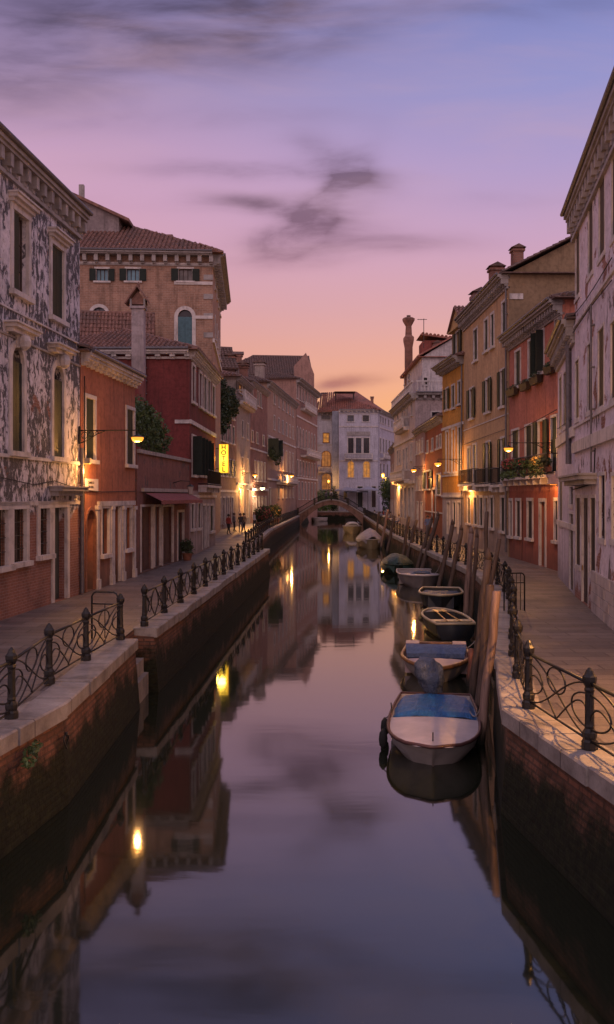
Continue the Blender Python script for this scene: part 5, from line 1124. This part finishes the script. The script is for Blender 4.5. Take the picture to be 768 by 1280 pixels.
class Boat:
    def __init__(s, label, X, Y, L, W, H, rz, hull, rim, full=2.2, bowp=.5, deckm=None, deck_t=.45, group='boats moored along the right quay', name='moored_boat', floor=None, camber=.04, rimr=.035):
        """local y: stern 0 -> bow L, root at the stern; rz turns the bow toward the viewer"""
        s.L, s.W, s.H = L, W, H; s.full, s.bowp = full, bowp
        rz = rz if abs(rz) < 1 else rz-math.atan2(X, Y)
        s.root = thing(name, label, 'boat', (X, Y, 0), rz, group); N = 18
        g = MB(); base = []
        for i in range(N+1):
            t = i/N; w = s.hw(t); z = s.sheer(t); y = L*t; rake = 1-.10*max(0, t-.6)/.4
            ring = [(-w, y, z), (-w*.93, y*rake+L*0, z*.45), (-w*.72, y*(rake-.02*t), .0), (-w*.3, y*(rake-.03*t), -.16), (w*.3, y*(rake-.03*t), -.16), (w*.72, y*(rake-.02*t), 0), (w*.93, y*rake, z*.45), (w, y, z)]
            base.append(len(g.v)); g.v += ring
        for i in range(N):
            for j in range(7): a, b_ = base[i]+j, base[i+1]+j; g.f.append((a, a+1, b_+1, b_)); g.m.append(0)
        g.f.append(tuple(base[0]+j for j in range(8))); g.m.append(0); g.f.append(tuple(base[N]+j for j in range(8))[::-1]); g.m.append(0)
        s.hull = g.build('hull', hull, s.root, True); recalc(s.hull); s.hull.data.polygons.foreach_set('use_smooth', [True]*len(s.hull.data.polygons))
        g = MB(); pts = [(-s.hw(i/N)-.005, L*i/N, s.sheer(i/N)+.01) for i in range(N+1)]+[(s.hw(i/N)+.005, L*i/N, s.sheer(i/N)+.01) for i in range(N, -1, -1)]
        g.tube(pts, rimr, 6, 0, None, True); g.build('gunwale', rim, s.root, True)
        g = MB(); M = 22        # deck forward of deck_t
        for i in range(M):
            t0, t1 = deck_t+(1-deck_t)*i/M, deck_t+(1-deck_t)*(i+1)/M; K = 8
            for j in range(K):
                q = lambda t, a: ((a*2-1)*s.hw(t)*.985, L*t, s.sheer(t)-.01+camber*(1-(a*2-1)**2))
                g.poly([q(t0, j/K), q(t1, j/K), q(t1, (j+1)/K), q(t0, (j+1)/K)])
        w0 = s.hw(deck_t)
        g.poly([(-w0*.97, L*deck_t, .05), (w0*.97, L*deck_t, .05), (w0*.97, L*deck_t, s.sheer(deck_t)), (-w0*.97, L*deck_t, s.sheer(deck_t))]); g.build('deck', deckm or hull, s.root)
        g = MB()
        for i in range(10):
            t0, t1 = deck_t*i/10, deck_t*(i+1)/10; a, b_ = s.hw(t0)*.86, s.hw(t1)*.86; A_, B_ = s.hw(t0)*.985, s.hw(t1)*.985; zf = .10
            g.poly([(-a, L*t0, zf), (-b_, L*t1, zf), (b_, L*t1, zf), (a, L*t0, zf)])
            for sg_ in (-1, 1): g.poly([(sg_*a, L*t0, zf), (sg_*b_, L*t1, zf), (sg_*B_, L*t1, s.sheer(t1)), (sg_*A_, L*t0, s.sheer(t0))])
        g.poly([(-s.hw(0)*.95, .03, zf), (s.hw(0)*.95, .03, zf), (s.hw(0)*.98, .03, s.sheer(0)), (-s.hw(0)*.98, .03, s.sheer(0))])
        if deck_t > .02: g.build('cockpit', floor or hull, s.root)
    def hw(s, t):
        h = s.W/2
        if t < .5: return h*(.86+.14*math.sin(math.pi*t))
        return max(.035, h*(1-((t-.5)/.5)**s.full)**s.bowp)
    def sheer(s, t): return s.H*(1+.22*max(0, t-.3)**1.5)
    def cover(s, t0, t1, m, hgt=.12, sag=.05, hang=.12, name='cover', over=1.03, ridge=0):
        g = MB(); NU, NV = 14, 18; idx = {}
        for i in range(NU+1):
            for j in range(NV+1):
                t = t0+(t1-t0)*i/NU; a = j/NV*2-1; w = s.hw(min(max(t, 0), 1))*over; x = a*w; y = s.L*t
                z = s.sheer(t)+hgt*(1-abs(a)**3)+ridge*(1-abs(a))*(math.sin(math.pi*i/NU)**.5)+noise.noise(Vector((x*1.6, y*1.6, s.L)))*sag+abs(noise.noise(Vector((x*4, y*3, 7))))*sag*.6
                if j in (0, NV): z -= hang*(1+.3*math.sin(i*1.9)); x *= 1.02
                if i in (0, NU): z -= hang*.8
                idx[i, j] = len(g.v); g.v.append((x, y, z))
        for i in range(NU):
            for j in range(NV): g.f.append((idx[i, j], idx[i+1, j], idx[i+1, j+1], idx[i, j+1])); g.m.append(0)
        return g.build(name, m, s.root, True)
    def bench(s, t, m, w=.28, z=None):
        z = z or s.H*.72; g = MB(); h = s.hw(t)*.95; g.box(-h, h, s.L*t-w/2, s.L*t+w/2, z-.03, z); return g.build('thwart', m, s.root)
    def motor(s, m, h=.55):
        o_ = MB(); pr = [(.02, .62), (.14, .58), (.21, .45), (.22, .25), (.19, .05), (.14, -.12), (.1, -.2)][::-1]
        pr2 = [(pr[i][0]+(pr[i+1][0]-pr[i][0])*j/4, pr[i][1]+(pr[i+1][1]-pr[i][1])*j/4) for i in range(len(pr)-1) for j in range(4)]+[pr[-1]]
        o_.lathe([(r*h/.55, z*h/.6) for r, z in pr2], 0, 0, 0, 24); me = o_.mesh('motor_cover', m, True)
        for v in me.vertices: v.co.x = v.co.x*1.2+v.co.z*.18; v.co.y = v.co.y*1.35; v.co += Vector(noise.noise_vector(v.co*5))*.07
        c = place('outboard_motor', me, s.root, (.08, -.18, s.H+.12)); g = MB(); g.box(-.06, .06, -.1, .05, -.75, -.05); g.box(-.09, .09, 0, .14, -.18, .0); g.build('shaft', iron, c)
PI = math.pi
# nearest boat: blue tarpaulin, wrapped outboard
b1 = Boat('white moored boat with a bright blue tarpaulin over its stern, nearest to the viewer', 2.93, 21.0, 4.7, 1.80, .42, PI-.01, hull_w, dark_rub, 3.0, .5, boatmat('deck_pinkish', (.38, .34, .37)), .5, camber=.05)
b1.cover(.03, .45, tarp_blue, .055, .05, .10, 'tarpaulin', .97); b1.motor(tarp_motor, .66)
g = MB(); g.tube([(0, b1.L*.93, b1.sheer(.93)+.02), (0, b1.L*.93, b1.sheer(.93)+.2)], .012, 5); g.build('pin', iron, b1.root)
for (t, sd) in ((.42, 1), (.42, -1)):
    g = MB(); x = sd*(b1.hw(t)-.02); z = b1.sheer(t); g.tube([(x-.0, b1.L*t-.1, z), (x, b1.L*t-.04, z+.09), (x, b1.L*t+.04, z+.09), (x, b1.L*t+.1, z)], .018, 5); g.tube([(x, b1.L*t, z+.05), (x+.02*sd, b1.L*t, z+.22)], .013, 5); g.build('cleat', iron, b1.root)
for (t, dz_) in ((.5, .22), (.68, .20)):
    g = MB(); x = (b1.hw(t)+.1); g.lathe([(.02, .2), (.075, .12), (.09, 0), (.075, -.12), (.02, -.18)], x, b1.L*t, dz_, 10); g.tube([(x, b1.L*t, dz_+.18), (x-.08, b1.L*t, b1.sheer(t)+.02)], .01, 4); g.build('fender', blackm, b1.root, True)
b2 = Boat('varnished-rim boat with a pale blue bench cover, moored behind the blue-tarpaulin boat', 3.95, 28.2, 4.5, 1.88, .42, PI, hull_w, varn, 1.7, .75, boatmat('deck_rose', (.42, .30, .30)), .62, floor=boatmat('floor_rose', (.36, .25, .25)), rimr=.06)
g = MB(); y = b2.L*.42; h = .80
g.box(-h, h, y-.22, y+.1, .12, .50); g.poly([(-h-.06, y-.32, .66), (h+.06, y-.32, .66), (h+.06, y-.08, .61), (-h-.06, y-.08, .61)]); g.poly([(-h-.06, y-.08, .61), (h+.06, y-.08, .61), (h+.02, y+.22, .48), (-h-.02, y+.22, .48)]); g.poly([(-h-.06, y-.32, .66), (h+.06, y-.32, .66), (h+.06, y-.34, .40), (-h-.06, y-.34, .40)])
for sx_ in (-1, 1): g.poly([(sx_*(h+.06), y-.32, .66), (sx_*(h+.06), y-.08, .61), (sx_*(h+.02), y+.22, .48), (sx_*(h+.02), y+.2, .35), (sx_*(h+.06), y-.3, .35)])
g.poly([(-h-.02, y+.22, .48), (h+.02, y+.22, .48), (h, y+.23, .36), (-h, y+.23, .36)]); g.build('bench_cover', tarp_cov, b2.root)
for sd in (-1, 1):
    g = MB(); g.box(sd*.5, sd*.9, .02, .6, b2.H+.0, b2.H+.10); g.build('stern_seat', MATS['deck_rose'] if 'deck_rose' in MATS else hull_w, b2.root)
g = MB(); g.lathe([(.03, 0), (.03, .12), (.05, .13)], 0, b2.L*.95, b2.sheer(.95), 6); g.build('bow_post', iron, b2.root)
b3 = Boat('small open rowing boat with cream gunwales and a dark hull, third from the viewer', 5.12, 32.3, 3.8, 1.55, .55, .05, hull_b, hull_y, 2, .6, hull_b, .78, floor=boatmat('dim_floor', (.03, .03, .03)), rimr=.05)
b3.bench(.25, hull_y, .5, .56); b3.bench(.6, hull_y)
b3.root.location.y = 31.6
for sx_ in (-.25, .2):
    g = MB(); g.tube([(sx_, .3, .62), (sx_*.7, 2.9, .66)], .022, 6); g.box(sx_*.7-.07, sx_*.7+.07, 2.5, 3.1, .655, .675); g.build('oar', varn, b3.root)
b4 = Boat('dark open boat with a navy cover and pale rim, fourth from the viewer', 6.35, 43.6, 4.2, 1.95, .60, PI, hull_b, hull_y, 1.9, .7, hull_b, .86, floor=boatmat('dim_floor_two', (.03, .035, .04)), rimr=.055)
b4.cover(.3, .9, tarp_navy, .0, .06, .05, 'sunken_cover', .82); b4.bench(.2, hull_w)
b5 = Boat('wide white boat with a folded grey cover amidships, fifth from the viewer', 6.3, 54.3, 5.4, 2.3, .62, PI+.1, hull_grey, hull_w, 2.6, .5, hull_grey, .55, floor=hull_grey, rimr=.05)
b5.cover(.5, .72, tarp_motor, .15, .12, .1, 'folded_cover', .55); b5.bench(.2, hull_w)
b6 = Boat('boat hidden under a rumpled dark green tarpaulin, behind the wide white boat', 6.0, 62.6, 5.0, 2.0, .55, PI+.05, hull_g, hull_g, 2.0, .6)
b6.cover(0, .97, tarp_green, .25, .16, .28, 'tarpaulin', 1.08, .35)
b7 = Boat('boat under a rounded silver tarpaulin in the distance', 6.0, 91.5, 6.2, 2.5, .8, PI+.08, hull_y, hull_w, 2.2, .55)
b7.cover(.0, .95, tarp_grey, .3, .14, .2, 'tarpaulin', 1.04, .7)
b8 = Boat('farthest moored motorboat with a cream hull and a small windscreen', 6.0, 126, 6.5, 2.5, .9, PI+.06, hull_y, hull_w, 2.2, .55, hull_w, .4)
b8.cover(.3, .6, hull_w, .6, .02, .3, 'cuddy', .8); g = MB(); g.box(-.8, .8, 1.4, 1.5, 1.3, 1.9); g.build('windscreen', pane_m, b8.root)
b9 = Boat('small white boat moored just before the bridge', 6.9, 142, 5.5, 2.1, .8, PI+.1, hull_w, hull_w, 2.2, .55); b9.cover(.05, .6, tarp_grey, .3, .1, .2, 'cover', .95, .3)
b10 = Boat('small pale boat floating beyond the bridge arch', 3.3, 182, 5.0, 2.0, .7, PI-.4, hull_w, hull_w, 2.2, .55, group='boats moored beyond the bridge')
# mooring ropes
for (lab, p, q) in (('slack rope from the blue-tarpaulin boat to the thick pale pole', (3.36, 19.0, .5), (3.5, 18.42, .8)), ('slack rope from the varnished boat to the quay', (4.5, 26.5, .5), (5.3, 26.6, 1.5)),
                    ('slack rope at the bow of the white open boat', (6.9, 50.2, .7), (7.25, 49.5, 1.5))):
    p, q = Vector(p), Vector(q); g = MB(); g.tube([(p.lerp(q, i/8)-Vector((0, 0, .18*math.sin(PI*i/8))))-p for i in range(9)], .013, 5); tag(g.build('mooring_rope', grey_stone, None, True, p), lab, 'rope')
# iron mooring ring on the near left quay
g = MB(); g.tube([(.0+.02*math.sin(i), .09*math.cos(i*PI/6), .11*math.sin(i*PI/6)) for i in range(12)], .014, 5, 0, None, True); g.lathe([(.03, 0), (.03, .06)], 0, 0, .09, 6)
tag(g.build('mooring_ring', iron, None, True, (-3.82, 14.6, 1.05)), 'rusty mooring ring fixed to the near left quay wall', 'ring')
g = MB(); foliage(g, [(0, 0, 0, .10, .28, .16), (.02, .3, .06, .08, .2, .1)], 260, .06); tag(g.build('wall_weed', leaf_m, None, False, (-4.0, 13.2, 1.2)), 'weeds sprouting from the near left brick quay wall', 'weeds')

# ------------------------------------------------------------------ greenery and cafe at the far end
def tree(label, p, h, r, m, n=2500, ls=.3, name='tree'):
    o = thing(name, label, 'tree', (p[0], p[1], ZP)); g = MB(); g.tube([(0, 0, 0), (.1, .05, h*.35), (-.05, 0, h*.6)], .16, 8, 0, .09)
    for k in range(5): a = k*1.3; g.tube([(0, 0, h*.4+.1*k), (r*.5*math.cos(a), r*.5*math.sin(a), h*.65+.12*k)], .07, 5, 0, .03)
    g.build('trunk', door_m, o); g = MB(); bl = [(r*.55*math.cos(a*1.1)*random.random(), r*.55*math.sin(a*1.1), h*random.uniform(.5, .9), r*.5, r*.5, h*.2) for a in range(9)]; foliage(g, bl, n, ls); g.build('crown', m, o); return o
tree('leafy tree in front of the pale house at the right end of the canal', pt(487, 170), 7.0, 2.2, leaf_m); tree('small dark tree beside the post lamp', pt(491, 160), 5.2, 1.5, leaf_d, 1500)
shrub('bright clipped shrub lit by the garden lamp before the white wing', pt(405.5, 192), ZP, 2.2, 4.2, leaf_l, 2600, .3, False, 'shrub', 'shrub'); shrub('tall dark shrub against the white wing, right of the bright shrub', pt(417, 194), ZP, 1.4, 5.2, leaf_d, 2000, .3, False, 'shrub', 'shrub'); shrub('creeping shrub on the grey palazzo porch', pt(486, 184), ZP, 1.6, 6.5, leaf_d, 1800, .3, False, 'shrub', 'shrub')
def parasol(label, p, r, h, m):
    o = thing('cafe_canopy', label, 'canopy', (p[0], p[1], ZP)); g = MB(); g.lathe([(.05, 0), (.05, h)], seg=6); g.build('pole', iron, o)
    g = MB(); n = 8; t_ = (0, 0, h+.7); e = [(r*math.cos(PI*2*i/n+.39), r*math.sin(PI*2*i/n+.39), h) for i in range(n)]
    for i in range(n): a, b_ = e[i], e[(i+1) % n]; g.poly([t_, a, b_]); g.poly([a, b_, (b_[0], b_[1], h-.25), (a[0], a[1], h-.25)])
    g.build('canopy', m, o)
cv = boatmat('canvas_grey', (.26, .26, .32), .8)
parasol('grey canvas parasol before the white palazzo, left one', pt(433, 188+5), 2.7, 4.6, cv); parasol('grey canvas parasol before the white palazzo, middle one', pt(446, 194), 2.5, 4.4, cv); parasol('grey canvas parasol before the white palazzo, right one', pt(460, 193), 2.6, 4.7, cv)
# people
skin = flat('skin', (.32, .18, .13), .6)
cloth = {n: flat('cloth_'+n, c, .9, 0, .15) for n, c in dict(dark=(.03, .03, .035), blue=(.12, .16, .28), red=(.30, .05, .04), white=(.45, .42, .42), tan=(.26, .17, .10), grey=(.13, .12, .13)).items()}
def person_mesh(seated):
    J = {}; E = []
    def add(n, p, r, par=None): J[n] = (p, r); E.append((par, n)) if par else None
    if not seated:
        add('pel', (0, 0, .95), .15); add('wai', (0, 0, 1.12), .13, 'pel'); add('che', (0, -.01, 1.33), .16, 'wai'); add('nec', (0, 0, 1.50), .06, 'che'); add('hd', (0, -.03, 1.62), .10, 'nec'); add('top', (0, -.02, 1.72), .085, 'hd')
        for s_, n in ((-1, 'l'), (1, 'r')):
            add(n+'sh', (s_*.19, 0, 1.40), .065, 'che'); add(n+'el', (s_*.25, .03, 1.13), .045, n+'sh'); add(n+'wr', (s_*.25, -.10, .93), .032, n+'el'); add(n+'ha', (s_*.24, -.14, .85), .035, n+'wr')
            add(n+'hp', (s_*.09, 0, .86), .095, 'pel'); add(n+'kn', (s_*.11, -.03-.08*s_, .48), .062, n+'hp'); add(n+'an', (s_*.12, .06*s_, .09), .042, n+'kn'); add(n+'to', (s_*.13, .06*s_-.16, .04), .04, n+'an')
    else:
        add('pel', (0, 0, .52), .15); add('wai', (0, .0, .68), .13, 'pel'); add('che', (0, -.04, .9), .16, 'wai'); add('nec', (0, -.05, 1.06), .06, 'che'); add('hd', (0, -.09, 1.18), .10, 'nec'); add('top', (0, -.08, 1.28), .085, 'hd')
        for s_, n in ((-1, 'l'), (1, 'r')):
            add(n+'sh', (s_*.19, -.04, .97), .065, 'che'); add(n+'el', (s_*.25, -.10, .72), .045, n+'sh'); add(n+'wr', (s_*.15, -.33, .78), .032, n+'el'); add(n+'ha', (s_*.12, -.40, .79), .035, n+'wr')
            add(n+'hp', (s_*.10, -.08, .52), .095, 'pel'); add(n+'kn', (s_*.13, -.45, .50), .065, n+'hp'); add(n+'an', (s_*.13, -.43, .09), .042, n+'kn'); add(n+'to', (s_*.13, -.58, .04), .04, n+'an')
    names = list(J); me = bpy.data.meshes.new('body'); me.from_pydata([J[n][0] for n in names], [(names.index(a), names.index(b_)) for a, b_ in E], [])
    o = bpy.data.objects.new('tmp', me); C.collection.objects.link(o); md = o.modifiers.new('s', 'SKIN'); 
    if not me.skin_vertices: me.skin_vertices.new()
    for i, n in enumerate(names): me.skin_vertices[0].data[i].radius = (J[n][1], J[n][1]*(.8 if n in ('che', 'wai', 'pel') else 1)); me.skin_vertices[0].data[i].use_root = (i == 0)
    o.modifiers.new('b', 'SUBSURF').levels = 2
    bpy.context.view_layer.update(); out = bpy.data.meshes.new_from_object(o.evaluated_get(bpy.context.evaluated_depsgraph_get())); bpy.data.objects.remove(o); out.name = 'body'
    return out
pm = [person_mesh(False), person_mesh(True)]
def person(label, p, z, rz, seated, top, leg, hair, group=None):
    me = pm[int(seated)].copy(); me.materials.clear()
    for m_ in (cloth[leg], cloth[top], skin, cloth['dark']): me.materials.append(m_)
    hip, neck = (.95, 1.47) if not seated else (.62, 1.03)
    for q in me.polygons:
        c = q.center; wr = math.hypot(c.x, c.y)
        if c.z > neck: mi = 2
        elif c.z < .09: mi = 3
        elif c.z < hip and not ((not seated and abs(c.x) > .2 and c.z > .78) or (seated and c.z > .68)): mi = 0
        else: mi = 2 if ((not seated and c.z < .93 and abs(c.x) > .2) or (seated and c.y < -.32 and c.z > .68)) else 1
        q.material_index = mi; q.use_smooth = True
    o = thing('person', label, 'person', (p[0], p[1], z), rz, group); place('body', me, o); g = MB(); hz = 1.66 if not seated else 1.22; hy = -.01 if not seated else -.06
    g.lathe([(.115, -.06), (.125, .0), (.115, .07), (.07, .12), (.01, .135)], 0, hy+.02, hz, 10)
    g.build('hair', flat('hair_'+hair, dict(dark=(.02, .015, .012), brown=(.08, .045, .025), fair=(.25, .17, .09))[hair], .8) if 'hair_'+hair not in MATS else MATS['hair_'+hair], o, True)
    return o
person('person in a red top walking beyond the long left railing, below the hotel sign', pt(286, 80), ZP, 2.6, False, 'red', 'dark', 'dark')
person('person in dark clothes walking under the amber doors of the grey house', pt(301, 84), ZP, .4, False, 'dark', 'grey', 'brown'); person('person in a tan jacket beside the person in dark clothes', pt(305, 85), ZP, -.4, False, 'tan', 'dark', 'dark')
person('person in white standing near the flower tubs on the left bank', pt(318, 92), ZP, 1.2, False, 'white', 'dark', 'fair')
person('person in a blue shirt walking past the burnt orange house', pt(535, 76), ZP, .2, False, 'blue', 'grey', 'brown'); person('person in white walking behind the person in the blue shirt', pt(541, 79), ZP, 2.9, False, 'white', 'blue', 'dark')
person('person in grey leaning at the top of the bridge, left one', (3.3, 159.6), ZP+2.45, .3, False, 'grey', 'dark', 'dark'); person('person in a white shirt at the top of the bridge, right one', (4.2, 160.2), ZP+2.6, -.3, False, 'white', 'dark', 'brown')
def cafe_table(label, p, group='cafe tables by the canal'):
    o = thing('cafe_table', label, 'table', (p[0], p[1], ZP), random.random(), group); g = MB(); g.lathe([(.4, .72), (.42, .74), (.42, .76), (.4, .77)], seg=14); g.build('tabletop', plaque_m, o); g = MB(); g.lathe([(.22, 0), (.2, .03), (.03, .06), (.03, .72)], seg=8); g.build('pedestal', iron, o)
def chair(label, p, rz, group='cafe chairs by the canal'):
    o = thing('cafe_chair', label, 'chair', (p[0], p[1], ZP), rz, group); g = MB(); g.box(-.21, .21, -.21, .21, .42, .46); g.build('seat', varn, o); g = MB(); g.box(-.2, .2, .19, .22, .62, .9); g.build('backrest', varn, o)
    for sx_ in (-1, 1):
        for sy_ in (-1, 1): g = MB(); g.box(sx_*.19-.015, sx_*.19+.015, sy_*.19-.015, sy_*.19+.015, 0, .419 if sy_ < 0 else .9); g.build('leg', iron, o)
rows = [(486, 106), (477, 122), (470, 138)]
cols_ = [('red', 'dark', 'dark'), ('white', 'blue', 'fair'), ('blue', 'dark', 'brown'), ('tan', 'grey', 'dark'), ('white', 'dark', 'dark'), ('red', 'grey', 'brown')]
for i, (px, Y) in enumerate(rows):
    c = Vector((pt(px, Y).x+.5, Y)); wh = ('nearest', 'middle', 'farthest')[i]; cafe_table('round pale cafe table on the right bank, %s of the three' % wh, c)
    for j, (dx, rz, side_) in enumerate(((-.75, PI/2, 'canal'), (.75, -PI/2, 'house'))):
        chair('wooden cafe chair on the %s side of the %s right-bank table' % (side_, wh), (c.x+dx, c.y), rz+ (0), 'cafe chairs by the canal')
        t_, l_, h_ = cols_[i*2+j]; person('person in a %s top seated on the %s side of the %s cafe table' % (t_, side_, wh), (c.x+dx*.97, c.y), ZP-.06, rz, True, t_, l_, h_)
for i, (px, Y, lab, fl_) in enumerate(((331, 93, 'red flowering tub at the left bank corner, leftmost', flower_m), (336, 97, 'red flowering tub behind the leftmost tub', flower_m), (342, 102, 'tub of pale yellow flowers on the left bank', flower_y), (349, 108, 'tall leafy tub on the left bank, nearest the bridge', flower_y))):
    shrub(lab, (pt(px, Y).x-.4, Y), ZP, .8, 1.5, leaf_d, 700, .2, True, 'flower_tub', 'flower tub', fl_, 'flower tubs by the left kerb')

person('person in grey standing by the shopfronts past the hotel sign, closest to the wall', pt(293, 86), ZP, 1.9, False, 'grey', 'dark', 'brown')
person('person in red top and blue trousers beside the flower tubs', pt(324, 96), ZP, -.8, False, 'red', 'blue', 'dark')
